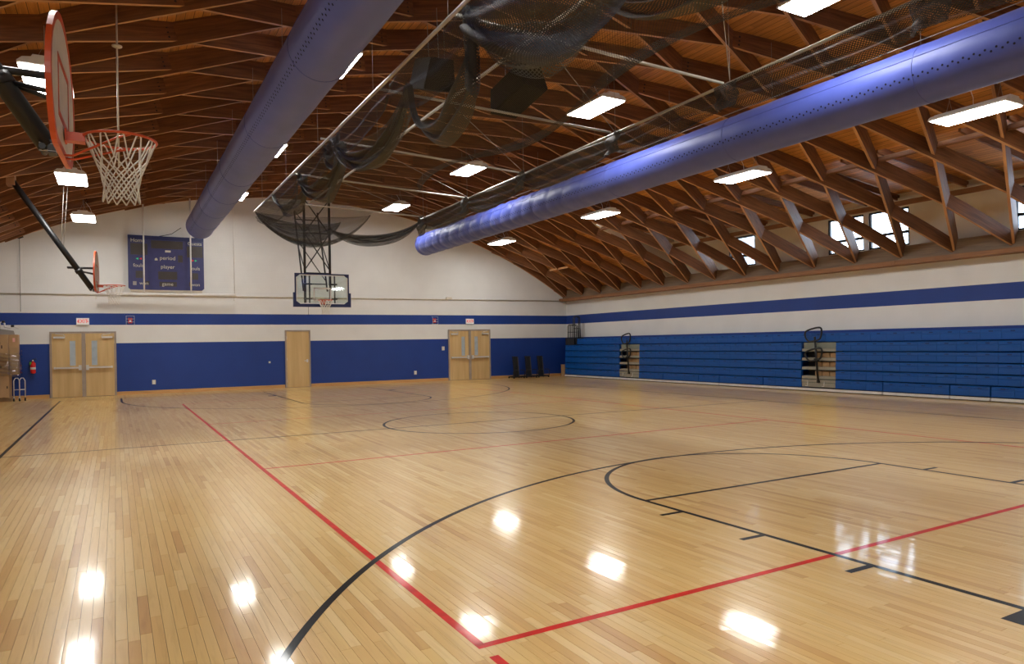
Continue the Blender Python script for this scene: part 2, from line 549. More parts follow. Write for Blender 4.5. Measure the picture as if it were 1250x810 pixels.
BY0, BY1 = YH-12.8, YH+12.8
zb = LZ + .0002
strip('volleyball_sideline', [(0,0),(0,18.02)], .05, RED_LINE)
strip('volleyball_sideline', [(9.02,-.02),(9.02,18.02)], .05, RED_LINE)
strip('volleyball_end_line', [(-.025,-.01),(9.045,.13)], .05, RED_LINE)
strip('volleyball_end_line', [(-.025,18.02),(9.045,18.02)], .05, RED_LINE)
strip('volleyball_attack_line', [(0,6.0),(9.02,6.0)], .05, RED_LINE)
strip('volleyball_attack_line', [(0,12.0),(9.02,12.0)], .05, RED_LINE)
strip('service_mark', [(0.0,-.14),(0.0,-.35)], .05, RED_LINE)
strip('service_mark', [(9.02,-.2),(9.02,-.41)], .05, RED_LINE)
strip('court_sideline', [(BX0,BY0),(BX0,BY1)], .05, BLACK_LINE, z=zb)
strip('court_sideline', [(BX1,BY0),(BX1,BY1)], .05, BLACK_LINE, z=zb)
strip('court_end_line', [(BX0,BY1),(BX1,BY1)], .05, BLACK_LINE, z=zb)
strip('court_end_line', [(BX0,BY0),(BX1,BY0)], .05, BLACK_LINE, z=zb)
strip('half_court_line', [(BX0,YH+.06),(BX1,YH-.22)], .05, BLACK_LINE, z=zb)
strip('centre_circle', circ(XM, YH, 1.83)[:-1], .05, BLACK_LINE, True, z=zb)
for s, by in ((1, BY0), (-1, BY1)):
    hy = by + s*1.60
    if s > 0: a = circ(4.875, -2.67, 6.507, 2, 178, 120)
    else: a = circ(XM, hy, 6.02, 0, 180*s, 120)
    pts = [(a[0][0], by)] + a + [(a[-1][0], by)]
    strip('three_point_line', pts, .05, BLACK_LINE, z=zb)
    fy = by + s*5.71
    strip('free_throw_line', [(XM-1.805, fy), (XM+1.805, fy)], .05, BLACK_LINE, z=zb)
    strip('free_throw_arc', circ(XM, fy, 1.805, 0, 180*s, 60), .05, BLACK_LINE, z=zb+.0002)
    for q in (-1, 1):
        strip('lane_line', [(XM+q*1.805, by), (XM+q*1.805, fy)], .05, BLACK_LINE, z=zb)
        for dy in (3.41, 4.30, 5.20):
            yy = by+s*dy
            strip('lane_mark', [(XM+q*1.83, yy), (XM+q*2.06, yy)], .05, BLACK_LINE, z=zb)
        strip('lane_block', [(XM+q*1.83, by+s*2.36), (XM+q*2.06, by+s*2.36)], .30, BLACK_LINE, z=zb)

# ---------------------------------------------------------------- walls
def arch_profile(r, n=48, ext=0.0):
    out = []
    tf = math.asin((XW-XC)/r) + ext
    for i in range(n+1):
        out.append(arc(tf - 2*tf*i/n, r))
    return out
def end_wall(name, y, depth):
    mb = MB()
    poly = [(XL-.25, y, -.1), (XW+.25, y, -.1), (XW+.25, y, 3.5)]
    poly += [(x, y, z) for x, z in arch_profile(RD+.02)]
    poly += [(XL-.25, y, 3.5)]
    mb.prism(poly, (0, depth, 0))
    return struct(obj(name, mb, WALL))
wall_far = end_wall('wall_far', YW, .2)
wall_near = end_wall('wall_near', YN, -.2)
wall_right = struct(obj('wall_right', MB().box((XW, YN, -.1), (XW+.2, YW, 3.42)), WALL))
wall_left = struct(obj('wall_left', MB().box((XL-.2, YN, -.1), (XL, YW, 3.9)), WALL))

# baseboards between the far doors
for a, b in ((XL, -3.43), (-1.55, 3.88), (4.84, 10.47), (12.47, XW)):
    mb = MB().box((a, YW-.025, 0), (b, YW, .115))
    mb.uv[:] = [[(mb.v[i][0], mb.v[i][2]) for i in f] for f in mb.f]
    struct(obj('baseboard_far', mb, BASEW))

# conduit along the far wall
mb = MB().tube([(XL, YW-.03, 3.31), (XW-.02, YW-.03, 3.385)], .022, 8)
cdt = tag(obj('wall_conduit', mb, CREAM), 'long thin beige conduit running across the white far wall', 'conduit')
obj('junction_box', MB().box((10.42, YW-.08, 3.36), (10.66, YW, 3.46)), CREAM, cdt)

# ---------------------------------------------------------------- roof: deck, lamellas, dormer
DORM_Y1, DORM_Y0 = 16.80, .10
TH_D = TH_F - 2*DTH - .012       # where the deck stops above the dormer
dk = MB()
def deck_patch(th0, th1, ya, yb, nth):
    dk.grid(lambda u, v: (arc(th0+(th1-th0)*u, RD)[0], ya+(yb-ya)*v, arc(th0+(th1-th0)*u, RD)[1]), nth, 1,
            lambda u, v: (ya+(yb-ya)*v, (th0+(th1-th0)*u)*RD), smooth=True)
deck_patch(-TH_F-.03, TH_D, YN, YW, 64)
deck_patch(TH_D, TH_F+.03, DORM_Y1, YW, 12)
deck_patch(TH_D, TH_F+.03, YN, DORM_Y0, 12)
ceiling = struct(obj('ceiling', dk, DECK), 'arched timber roof with a diamond grid of brown lamella boards')

bolts = MB()
lam_rest = MB()
def lamella(i0, y0, i1, y1):
    # clip along the room
    def at(t): return i0+(i1-i0)*t, y0+(y1-y0)*t
    t0, t1 = 0.0, 1.0
    lo, hi = YN+.01, YW-.01
    if max(y0, y1) < lo+.15 or min(y0, y1) > hi-.15: return
    for lim, less in ((lo, True), (hi, False)):
        if (y0 < lim) != (y1 < lim):
            tc = (lim-y0)/(y1-y0)
            out0 = y0 < lim if less else y0 > lim
            if out0: t0 = max(t0, tc)
            else: t1 = min(t1, tc)
    if t1-t0 < .1: return
    P = []
    def deckp(t, r):
        i, y = at(t); x, z = arc(TH_F - i*DTH, r); return Vector((x, y, z))
    full = abs(i1-i0) > 1.5
    def bottom(t):
        a, b = deckp(0, RB+.03 if full else RB), deckp(1, RB+.03 if full else RB)
        return a.lerp(b, t)
    mb = MB(); ns = 4
    d = (deckp(1, RD)-deckp(0, RD)).normalized()
    rad = (deckp(.5, RD)-deckp(.5, RB)).normalized()
    side = d.cross(rad).normalized()*.027
    lng = (deckp(1, RD)-deckp(0, RD)).length
    for k in range(ns+1):
        t = t0+(t1-t0)*k/ns
        b, tp = bottom(t), deckp(t, RD+.005)
        for p in (b-side, b+side, tp+side, tp-side): mb.v.append(tuple(p))
    def U(k, h): return ((t0+(t1-t0)*k/ns)*lng, h)
    for k in range(ns):
        a = 4*k; c = a+4
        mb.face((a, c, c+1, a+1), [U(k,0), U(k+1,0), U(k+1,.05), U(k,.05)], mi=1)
        mb.face((a+1, c+1, c+2, a+2), [U(k,.1), U(k+1,.1), U(k+1,.4), U(k,.4)])
        mb.face((a+2, c+2, c+3, a+3), [U(k,.5), U(k+1,.5), U(k+1,.55), U(k,.55)])
        mb.face((a+3, c+3, c, a), [U(k,.7), U(k+1,.7), U(k+1,1.), U(k,1.)])
    mb.face((0,1,2,3), [(0,0),(.05,0),(.05,.3),(0,.3)]); e = 4*ns
    mb.face((e+3,e+2,e+1,e), [(0,0),(.05,0),(.05,.3),(0,.3)])
    seen = 0
    for t in (0, .5, 1):
        q = pix(bottom(t0+(t1-t0)*t))
        if q and -60 < q[0] < 1310 and -60 < q[1] < 830: seen += 1
    if seen:
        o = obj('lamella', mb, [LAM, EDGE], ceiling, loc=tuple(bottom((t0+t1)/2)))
    else:
        n = len(lam_rest.v); lam_rest.v += mb.v
        for f, u in zip(mb.f, mb.uv): lam_rest.face([n+k for k in f], u)
    # bolt heads on the faces near the butted ends
    if full:
        for t, s in ((.035, 1), (.965, 1), (.035, -1), (.965, -1)):
            if t0 <= t <= t1:
                for h in (.2, .45, .7):
                    b, tp = bottom(t), deckp(t, RD)
                    c = b.lerp(tp, h) + side*s*1.02
                    n = len(bolts.v); e1 = d*.016; e2 = rad*.016
                    bolts.v += [tuple(c-e1-e2), tuple(c+e1-e2), tuple(c+e1+e2), tuple(c-e1+e2)]
                    bolts.face((n, n+1, n+2, n+3) if s < 0 else (n+3, n+2, n+1, n))
HS = YSTEP/2
kmin, kmax = int((YN-Y0)/YSTEP)-2, int((YW-Y0)/YSTEP)+2
for k in range(kmin, kmax+1):
    for i in range(0, 15):
        y = Y0 + k*YSTEP + (HS if i % 2 else 0)
        if i % 2 == 0:
            if i == 0: lamella(0, y, 1, y+HS)
            elif i == 14: lamella(13, y-HS, 14, y)
            else: lamella(i-1, y-HS, i+1, y+HS)
        else:
            lamella(i-1, y+HS, i+1, y-HS)
obj('lamella_far_side', lam_rest, LAM, ceiling, kind='stuff')
obj('lamella_bolts', bolts, BLACK, ceiling, kind='stuff')
# loose pale cleat lying across two lamellas near the far right corner
mb = MB().beam((14.49, 22.1, 4.56), (14.49, 20.73, 4.56), .03, .07)
mb.uv[:] = [[(mb.v[i][1], mb.v[i][2]) for i in f] for f in mb.f]
obj('cleat', mb, EDGE, ceiling)
# edge rib against the far wall
eb = MB()
def rib_pt(u, q):
    th = -TH_F-.02 + (2*TH_F+.04)*u
    x, z = arc(th, (RB, RD+.01, RD+.01, RB, RB)[q])
    return (x, (YW-.07, YW-.07, YW-.001, YW-.001, YW-.07)[q], z)
eb.grid(lambda u, v: rib_pt(u, round(v*4)), 60, 4, lambda u, v: (u*25, v*.8), smooth=False)
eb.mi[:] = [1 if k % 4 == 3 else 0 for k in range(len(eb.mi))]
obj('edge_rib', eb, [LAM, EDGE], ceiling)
# blocking between the lamellas along the edge of the deck above the dormer
for k in range(kmin, kmax+1):
    y = Y0 + k*YSTEP
    if DORM_Y0-1 < y < DORM_Y1-.5:
        x, z = arc(TH_D+.012, RD-.06)
        mb = MB().beam((x, y+.05, z), (x, min(y+YSTEP-.05, DORM_Y1), z), .05, .12, (.4, 0, .9))
        mb.uv[:] = [[(mb.v[i][1], mb.v[i][2]) for i in f] for f in mb.f]
        obj('blocking', mb, LAM, ceiling)

def wood_box(name, a, b, mat, parent=None, axis=1, kind=None):
    mb = MB().box(a, b)
    oth = [2, 0, 0] if axis != 2 else [0, 0, 0]
    mb.uv[:] = [[(mb.v[i][axis], mb.v[i][2] + .3*mb.v[i][0]) for i in f] for f in mb.f]
    return obj(name, mb, mat, parent)

# plate on top of the right wall, in lengths
ys = [YN, -1.9, 3.0, 7.9, 12.8, 17.7, YW]
for a, b in zip(ys, ys[1:]):
    o = wood_box('trim_1', (16.02, a+.003, 3.36), (XW+.2, b-.003, 3.475), LAM2); struct(o)
o = struct(wood_box('trim_2', (16.22, YN, 3.475), (XW+.05, YW, 3.85), timber('ledger_timber', (.16,.10,.06), (.25,.17,.10), rnd=.05)))
# left plate
struct(wood_box('trim_3', (XL-.2, YN, 3.36), (XL+.38, YW, 3.5), LAM2))

# dormer: roof boards, rafters, header, clerestory wall with windows
XCL = 16.62
zx0 = arc(TH_D, RD)
DZ1 = 5.16
dm = MB()
dm.grid(lambda u, v: (zx0[0]-.05+(XCL+.3-zx0[0])*u, DORM_Y0+(DORM_Y1-DORM_Y0)*v, zx0[1]+.10+(DZ1+.02-zx0[1])*u), 2, 1,
        lambda u, v: (DORM_Y0+(DORM_Y1-DORM_Y0)*v, u*3.6))
dorm = struct(obj('ceiling_dormer', dm, DECK), 'sloping board ceiling of the dormer over the clerestory windows')
y = DORM_Y0+.2
while y < DORM_Y1-.1:
    mb = MB().beam((zx0[0]-.02, y, zx0[1]+.02), (XCL-.02, y, DZ1+.02), .045, .16)
    mb.uv[:] = [[(mb.v[i][0], mb.v[i][2]) for i in f] for f in mb.f]
    obj('rafter', mb, LAM, dorm)
    y += .87
WZ0, WZ1 = 3.92, 4.93
wins = [(12.98, 14.12), (9.15, 10.29), (7.87, 9.01), (4.24, 5.38), (2.96, 4.10)]
cl = MB()
edges = sorted(wins)
cl.box((XCL, DORM_Y0, 3.42), (XCL+.14, DORM_Y1, WZ0))
cl.box((XCL, DORM_Y0, WZ1), (XCL+.14, DORM_Y1, 5.30))
prev = DORM_Y0
for a, b in edges:
    cl.box((XCL, prev, WZ0), (XCL+.14, a, WZ1)); prev = b
cl.box((XCL, prev, WZ0), (XCL+.14, DORM_Y1, WZ1))
CREAM2 = plain('clerestory_plaster', (.74,.67,.54), .7, 0, .04, 2)
wall_cl = struct(obj('wall_clerestory', cl, CREAM2), 'cream clerestory wall behind the timber lattice')
hd = struct(wood_box('trim_4', (XCL-.06, DORM_Y0, 4.97), (XCL, DORM_Y1, 5.10), LAM2))
struct(obj('trim_5', MB().box((XCL-.10, DORM_Y0, 5.10), (XCL, DORM_Y1, 5.17)), CREAM))
for nm, yy, dd in (('wall_dormer_end', DORM_Y1, .1), ('wall_dormer_end', DORM_Y0, -.1)):
    pl = [(XW+.2, yy, 3.42)]
    for k in range(8):
        th = TH_F + .01 + (TH_D-.02-TH_F)*k/7
        x, z = arc(th, RD-.02); pl.append((x, yy, z))
    pl += [(zx0[0]-.05, yy, zx0[1]+.2), (XCL+.2, yy, DZ1+.25), (XCL+.2, yy, 3.42)]
    struct(obj(nm, MB().prism(pl, (0, dd, 0)), CREAM2))
for n, (a, b) in enumerate(sorted(wins, reverse=True)):
    w = bpy.data.objects.new('window_%d' % (n+1), None); COL.objects.link(w); w.location = (XCL, (a+b)/2, WZ0)
    w['kind'] = 'structure'
    fr = MB()
    t = .045
    x0, x1 = XCL+.02, XCL+.10
    fr.box((x0, a, WZ0), (x1, b, WZ0+t)); fr.box((x0, a, WZ1-t), (x1, b, WZ1))
    fr.box((x0, a, WZ0+t), (x1, a+t, WZ1-t)); fr.box((x0, b-t, WZ0+t), (x1, b, WZ1-t))
    obj('window_frame', fr, BLACKP, w)
    zr = WZ0+.36
    obj('sash_rail', MB().box((x0-.005, a+t, zr-.035), (x1, b-t, zr+.035)), BLACKP, w)
    obj('pane', MB().box((XCL+.055, a+t, WZ0+t), (XCL+.062, b-t, zr-.035)), GLASS, w)
    obj('pane', MB().box((XCL+.055, a+t, zr+.035), (XCL+.062, b-t, WZ1-t)), GLASS, w)
struct(obj('trim_6', MB().box((XCL-.02, 9.01, WZ0), (XCL, 9.15, WZ1)), WHITE))

# ---------------------------------------------------------------- doors
def double_door(num, xa, xb, label):
    d = bpy.data.objects.new('door_%d' % num, None); COL.objects.link(d); d.location = ((xa+xb)/2, YW, 0)
    d['kind'] = 'structure'; d['label'] = label
    t = .055; H = 2.12
    fr = MB().box((xa, YW-.05, 0), (xa+t, YW+.02, H)).box((xb-t, YW-.05, 0), (xb, YW+.02, H)).box((xa+t, YW-.05, H-t), (xb-t, YW+.02, H))
    obj('door_frame', fr, FRAME, d)
    xm = (xa+xb)/2
    obj('centre_mullion', MB().box((xm-.05, YW-.07, 0), (xm+.05, YW+.01, H-t)), FRAME, d)
    for s, l0, l1 in ((-1, xa+t+.004, xm-.054), (1, xm+.054, xb-t-.004)):
        inner = l1 if s < 0 else l0
        w0, w1 = (inner-.33, inner-.17) if s < 0 else (inner+.17, inner+.33)
        lf = MB()
        z0, z1 = 1.02, 1.82
        y0, y1 = YW-.035, YW+.005
        lf.box((l0, y0, .008), (l1, y1, z0)).box((l0, y0, z1), (l1, y1, H-t-.004))
        lf.box((l0, y0, z0), (w0, y1, z1)).box((w1, y0, z0), (l1, y1, z1))
        leaf = obj('door_leaf', lf, DOORWOOD, d)
        obj('vision_panel', MB().box((w0, YW-.022, z0), (w1, YW-.012, z1)), PANE, leaf)
        b0, b1 = (l0+.05, l1-.03) if s < 0 else (l0+.03, l1-.05)
        bar = MB().box((b0, YW-.12, .925), (b1, YW-.075, .975))
        for q in (b0, b1-.05): bar.box((q, YW-.10, .915), (q+.05, YW-.035, .985))
        hx = b1-.06 if s < 0 else b0-.02
        bar.box((hx, YW-.125, .87), (hx+.08, YW-.035, 1.03))
        obj('push_bar', bar, STEEL, leaf)
        hin = l0 if s < 0 else l1
        c0, c1 = (hin+.05, hin+.36) if s < 0 else (hin-.36, hin-.05)
        cm = MB().box((c0, YW-.10, 1.90), (c1, YW-.035, 1.96))
        cm.beam((c0 if s > 0 else c1, YW-.08, 1.97), ((c0+c1)/2-s*.12, YW-.16, 2.02), .02, .015)
        cm.beam(((c0+c1)/2-s*.12, YW-.16, 2.02), ((c0+c1)/2+s*.1, YW-.05, 2.055), .02, .015)
        obj('door_closer', cm, STEEL, leaf)
    return d
PANE = plain('wired_vision_glass', (.42,.50,.56), .12)
double_door(1, -3.41, -1.55, 'pale wooden double doors under the left exit sign')
double_door(2, 10.49, 12.45, 'pale wooden double doors near the black equipment carts')
d3 = bpy.data.objects.new('door_3', None); COL.objects.link(d3); d3.location = (4.36, YW, 0)
d3['kind'] = 'structure'; d3['label'] = 'single pale wooden door below the glass backboard'
xa, xb, H, t = 3.90, 4.82, 2.13, .05
obj('door_frame', MB().box((xa, YW-.05, 0), (xa+t, YW+.02, H)).box((xb-t, YW-.05, 0), (xb, YW+.02, H)).box((xa+t, YW-.05, H-t), (xb-t, YW+.02, H)), FRAME, d3)
lf = obj('door_leaf', MB().box((xa+t+.004, YW-.035, .008), (xb-t-.004, YW+.005, H-t-.004)), DOORWOOD, d3)
hb = MB().lathe([(.03, 0), (.03, .012)], (0,0,0), 12)
hb = MB().tube([(xb-.12, YW-.035, .98), (xb-.12, YW-.085, .98)], .014, 8).tube([(xb-.12, YW-.085, .98), (xb-.24, YW-.085, .98)], .012, 8)
hb.box((xb-.15, YW-.042, .92), (xb-.09, YW-.034, 1.04))
obj('lever_handle', hb, STEEL, lf)
for z in (.25, 1.05, 1.85):
    obj('hinge', MB().box((xa+t-.012, YW-.045, z-.05), (xa+t+.012, YW-.034, z+.05)), STEEL, lf)

# ---------------------------------------------------------------- small wall fittings
def exit_sign(x, z, label):
    r = thing('exit_sign', label, 'exit sign', (x, YW, z-.11), 'exit signs over the doors')
    w, h = .36, .22
    obj('sign_box', MB().box((x-w/2, YW-.06, z-h/2), (x+w/2, YW, z+h/2)), WHITE, r)
    obj('sign_face', MB().box((x-w/2+.012, YW-.064, z-h/2+.012), (x+w/2-.012, YW-.06, z+h/2-.012)), EXITW, r)
    text('EXIT', x, YW-.067, z, .17, EXITR, r, 'lettering', .80)
    for s in (-1, 1):
        obj('chevron', MB().prism([(x+s*.125, YW-.066, z-.04), (x+s*.125, YW-.066, z+.04), (x+s*.155, YW-.066, z)], (0, -.002, 0)), EXITR, r)
exit_sign(-2.49, 2.45, 'lit red and white exit sign above the left double doors')
exit_sign(11.49, 2.46, 'lit red and white exit sign above the right double doors')
def strobe(x, z, label):
    r = thing('fire_alarm', label, 'fire alarm', (x, YW, z-.1), 'fire alarm strobes on the blue stripe')
    obj('body', MB().box((x-.065, YW-.05, z-.09), (x+.065, YW, z+.09)), RED, r)
    obj('lens', MB().box((x-.03, YW-.07, z-.05), (x+.03, YW-.05, z+.01)), WHITE, r)
    cg = MB()
    w, h, dd = .12, .15, .12
    for sx in (-1, 1):
        for sz in (-1, 1):
            cg.beam((x+sx*w, YW, z+sz*h), (x+sx*w, YW-dd, z+sz*h), .008, .008)
        cg.beam((x+sx*w, YW-dd, z-h), (x+sx*w, YW-dd, z+h), .008, .008)
    for sz in (-1, -.33, .33, 1):
        cg.beam((x-w, YW-dd, z+sz*h), (x+w, YW-dd, z+sz*h), .008, .008)
    obj('wire_guard', cg, STEEL, r)
strobe(-1.13, 2.48, 'red fire alarm in wire guard right of the left double doors')
strobe(9.88, 2.49, 'red fire alarm in wire guard left of the right exit sign')
def plate_thing(name, x, z, w, h, label, cat, kind):
    r = thing(name, label, cat, (x, YW, z-h/2))
    obj('cover_plate', MB().box((x-w/2, YW-.012, z-h/2), (x+w/2, YW, z+h/2)), CREAM, r)
    if kind == 'outlet':
        for s in (-1, 1): obj('socket', MB().box((x-.025, YW-.017, z+s*.03-.018), (x+.025, YW-.012, z+s*.03+.018)), WHITE, r)
    elif kind == 'switch':
        obj('toggle', MB().box((x-.012, YW-.03, z-.02), (x+.012, YW-.012, z+.02)), WHITE, r)
    else:
        obj('button', MB().tube([(x, YW-.012, z), (x, YW-.03, z)], .022, 10), WHITE, r)
plate_thing('wall_outlet', -.45, .39, .11, .15, 'cream wall outlet on blue wall right of left double doors', 'outlet', 'outlet')
plate_thing('wall_outlet', 9.02, .38, .11, .15, 'cream wall outlet on blue wall left of right double doors', 'outlet', 'outlet')
plate_thing('light_switch', 10.26, 1.34, .12, .16, 'cream light switch plate beside the right double doors', 'switch', 'switch')
plate_thing('wall_stop', 3.34, .96, .07, .07, 'small round white knob on blue wall left of single door', 'wall fitting', 'button')

# fire extinguisher
x, y = -3.85, YW-.10
r = thing('fire_extinguisher', 'red fire extinguisher hanging on blue wall beside the left doors', 'extinguisher', (x, y, .80))
obj('cylinder', MB().lathe([(.02,.80),(.068,.815),(.072,.83),(.072,1.11),(.06,1.15),(.03,1.175),(.022,1.18),(.022,1.20)], (x,y,0), 16), RED, r)
obj('label_band', MB().lathe([(.0735,.93),(.0735,1.00)], (x,y,0), 16), WHITE, r)
obj('valve_head', MB().lathe([(.025,1.195),(.025,1.235),(.015,1.24)], (x,y,0), 10).beam((x-.02,y,1.225),(x+.10,y-.02,1.25),.02,.015).beam((x-.02,y,1.245),(x+.09,y-.02,1.285),.02,.012), BLACK, r)
obj('hose', MB().tube([(x-.02,y,1.21),(x-.08,y-.01,1.20),(x-.098,y-.01,1.12),(x-.092,y-.01,.98)], .013, 8), BLACK, r)
obj('tag', MB().box((x-.085,y-.055,1.08),(x-.035,y-.05,1.17)), plain('green_tag', (.10,.42,.06), .6), r)
obj('gauge', MB().tube([(x,y-.02,1.215),(x,y-.05,1.215)], .02, 10), WHITE, r)
obj('wall_bracket', MB().box((x-.02,y+.06,.95),(x+.02,YW,1.2)), STEEL, r)

# ---------------------------------------------------------------- ceiling lights
def make_light():
    r = thing('ceiling_light', '', 'ceiling light', (0,0,0), 'fluorescent high bay lights')
    w, l = .60, 1.25
    hs = MB()
    prof = [(-w/2,0),(w/2,0),(w/2,.03),(w/2-.06,.085),(.14,.10),(.12,.135),(-.12,.135),(-.14,.10),(-w/2+.06,.085),(-w/2,.03)]
    hs.prism([(x_, -l/2, z_) for x_, z_ in prof], (0, l, 0))
    for s in (-1, 1):
        hs.prism([(x_*.96, s*l/2, z_*.9+.004) for x_, z_ in prof], (0, s*.02, 0))
    obj('housing', hs, WHITE, r)
    df = MB().box((-w/2+.02, -l/2+.02, -.012), (w/2-.02, l/2-.02, 0.0))
    obj('diffuser', df, LAMPON, r)
    for s in (-1, 1):
        obj('hanger', MB().tube([(-.1, s*.42, .135), (0, s*.42, .36), (.1, s*.42, .135)], .004, 5, cap=False).tube([(0, s*.42, .36), (0, s*.42, .62)], .004, 5), CABLE, r)
    obj('lamp_cord', MB().tube([(.1, .1, .135), (.2, .12, .22), (.16, .1, .34), (.05, .1, .5)], .006, 5), WHITE, r)
    return r
proto = make_light()
lights = [
 (11.55, 3.6, 5.37, 'largest lit white ceiling light at upper right below the right duct'),
 (11.5, 8.8, 5.37, 'lit white ceiling light left of the clerestory windows, second nearest below right duct'),
 (11.5, 14.45, 5.40, 'lit white ceiling light below the middle of the right blue duct'),
 (11.6, 21.0, 5.43, 'farthest lit white ceiling light right of the right duct end'),
 (7.20, 3.25, 6.32, 'lit white ceiling light cut off by the picture top edge above the net'),
 (7.12, 8.65, 6.32, 'large lit white ceiling light seen inside the net frame beside a speaker'),
 (7.10, 14.6, 6.35, 'lit white ceiling light in the middle of the net frame'),
 (7.15, 20.6, 6.37, 'farthest lit white ceiling light at the net frame end above the glass backboard'),
 (1.80, 8.9, 6.37, 'lit white ceiling light nearest of those half hidden behind the left duct'),
 (1.82, 14.9, 6.37, 'lit white ceiling light mostly hidden by the middle of the left duct'),
 (1.86, 20.9, 6.37, 'lit white ceiling light peeping out by the far end of the left duct'),
 (-2.36, 8.75, 5.33, 'lit white ceiling light partly behind the near orange rimmed backboard'),
 (-2.37, 15.4, 5.33, 'lit white ceiling light directly below the near orange rim bracket'),
 (-2.33, 20.9, 5.35, 'lowest and farthest lit white ceiling light on the left, above far side hoop'),
 (1.80, 3.2, 6.37, 'ceiling light overhead left, above the top edge of the picture'),
 (-2.36, 3.95, 5.33, 'ceiling light overhead far left, above the near side hoop'),
]
for yy in (-2.4,):
    for xx, zz, ww in ((11.55, 5.37, 'by the right wall'), (7.12, 6.32, 'right of the vault crown'), (1.98, 6.37, 'left of the vault crown'), (-2.36, 5.33, 'by the left wall')):
        lights.append((xx, yy, zz, 'ceiling light overhead behind the camera position, the one ' + ww))
for i, (x, y, z, lb) in enumerate(lights):
    o = proto if i == 0 else copy_tree(proto)
    o.location = (x, y, z); o['label'] = lb

# ---------------------------------------------------------------- blue fabric ducts
def make_duct(x, z, y0, y1, label, puff):
    R = .405
    r = thing('air_duct', label, 'air duct', (x, y1, z-R), 'blue fabric air ducts')
    rr = random.Random(int(x*10))
    nth, ny = 44, (560 if puff else 190)
    ph = [rr.uniform(0, 6.28) for _ in range(12)]
    def rad(t, y):
        f = 0
        if puff:
            k = max(0, min(1, (y-8.5)/6)) * .9 + .12
            upper = max(0, math.sin(t))                       # creases on the upper half
            a1 = abs(math.sin(y*4.6+ph[0]+.5*math.sin(t*3+ph[1])+.7*math.sin(y*.9)))
            a2 = abs(math.sin(y*7.9+ph[2]+1.1*math.sin(t*2)))
            b1 = abs(math.sin(t*4.5+.3*math.sin(y*2+ph[3])))
            side = max(0, math.sin(t*.5+.2))**3                # mostly the room side
            f = k*(.055*(a1**.5-1) + .022*(a2**.6-1) + .020*(b1**.5-1))*(.25+.75*max(upper, .6*side))
        else:
            f = -.006*abs(math.sin(y*2.1+.4*math.sin(t*3)))
        return R + f
    mb = MB()
    mb.grid(lambda u, v: (x+rad(2*PI*v, y0+(y1-y0)*u)*math.cos(2*PI*v), y0+(y1-y0)*u, z+rad(2*PI*v, y0+(y1-y0)*u)*math.sin(2*PI*v)), ny, nth)
    obj('duct_sleeve', mb, DUCT, r)
    # closed end
    cp = MB(); prof = [(1.0, 0), (.97, .06), (.85, .12), (.5, .17), (.06, .18)]
    cp.grid(lambda u, v: (x+R*prof[round(u*4)][0]*math.cos(2*PI*v), y1+prof[round(u*4)][1], z+R*prof[round(u*4)][0]*math.sin(2*PI*v)), 4, nth)
    obj('end_cap', cp, DUCT, r)
    # ring seams
    ys = [y1-.05, y1-2.0, y1-4.0, y1-6.1, y1-8.2, y1-11.5, y1-15, y1-18.5]
    for yy in ys:
        if yy > y0:
            obj('ring_seam', MB().tube([(x+(rad(2*PI*k/32, yy)+.001)*math.cos(2*PI*k/32), yy, z+(rad(2*PI*k/32, yy)+.001)*math.sin(2*PI*k/32)) for k in range(32)], .006, 5, closed=True), DUCT_SEAM, r)
    for t in ((2.75,) if x > 4 else (2.6,)):
        obj('long_seam', MB().tube([(x+(rad(t, y0+(y1-y0)*k/150)+.001)*math.cos(t), y0+(y1-y0)*k/150, z+(rad(t, y0+(y1-y0)*k/150)+.001)*math.sin(t)) for k in range(151)], .006, 5), DUCT_SEAM, r)
    # row of perforations on the room side
    hm = MB(); k = 0; yy = y0
    tb = 3.42 if x > 4 else 3.75
    while yy < y1-.3:
        t = tb + (.045 if k % 2 else -.045)
        q = rad(t, yy)+.003
        c = Vector((x+q*math.cos(t), yy, z+q*math.sin(t))); e1 = Vector((0,1,0))*.016; e2 = Vector((-math.sin(t), 0, math.cos(t)))*.016
        n = len(hm.v)
        for j in range(6):
            a = PI/3*j; hm.v.append(tuple(c+e1*math.cos(a)+e2*math.sin(a)))
        hm.face([n+j for j in range(6)])
        yy += .066; k += 1
    obj('perforations', hm, HOLE, r, kind='stuff')
    # suspension line with hooks
    cy = []
    xs = x-.10 if x < 4 else x
    sb = MB().tube([(xs-.0, y0, z+R+.10), (xs, y1+.1, z+R+.10)], .006, 5)
    obj('suspension_cable', sb, CABLE, r)
    yy = y1-.2
    while yy > y0:
        zt = ZC+math.sqrt(RB**2-(xs-XC)**2)
        obj('hanger_strap', MB().tube([(xs, yy, z+R-.02), (xs, yy, zt)], .003, 5), CABLE, r)
        yy -= 2.6
make_duct(.80, 5.36, YN, 21.05, 'long blue fabric air duct on the left above the scoreboard', False)
make_duct(8.45, 5.20, YN, 21.1, 'long wrinkled blue fabric air duct on the right beyond the net', True)

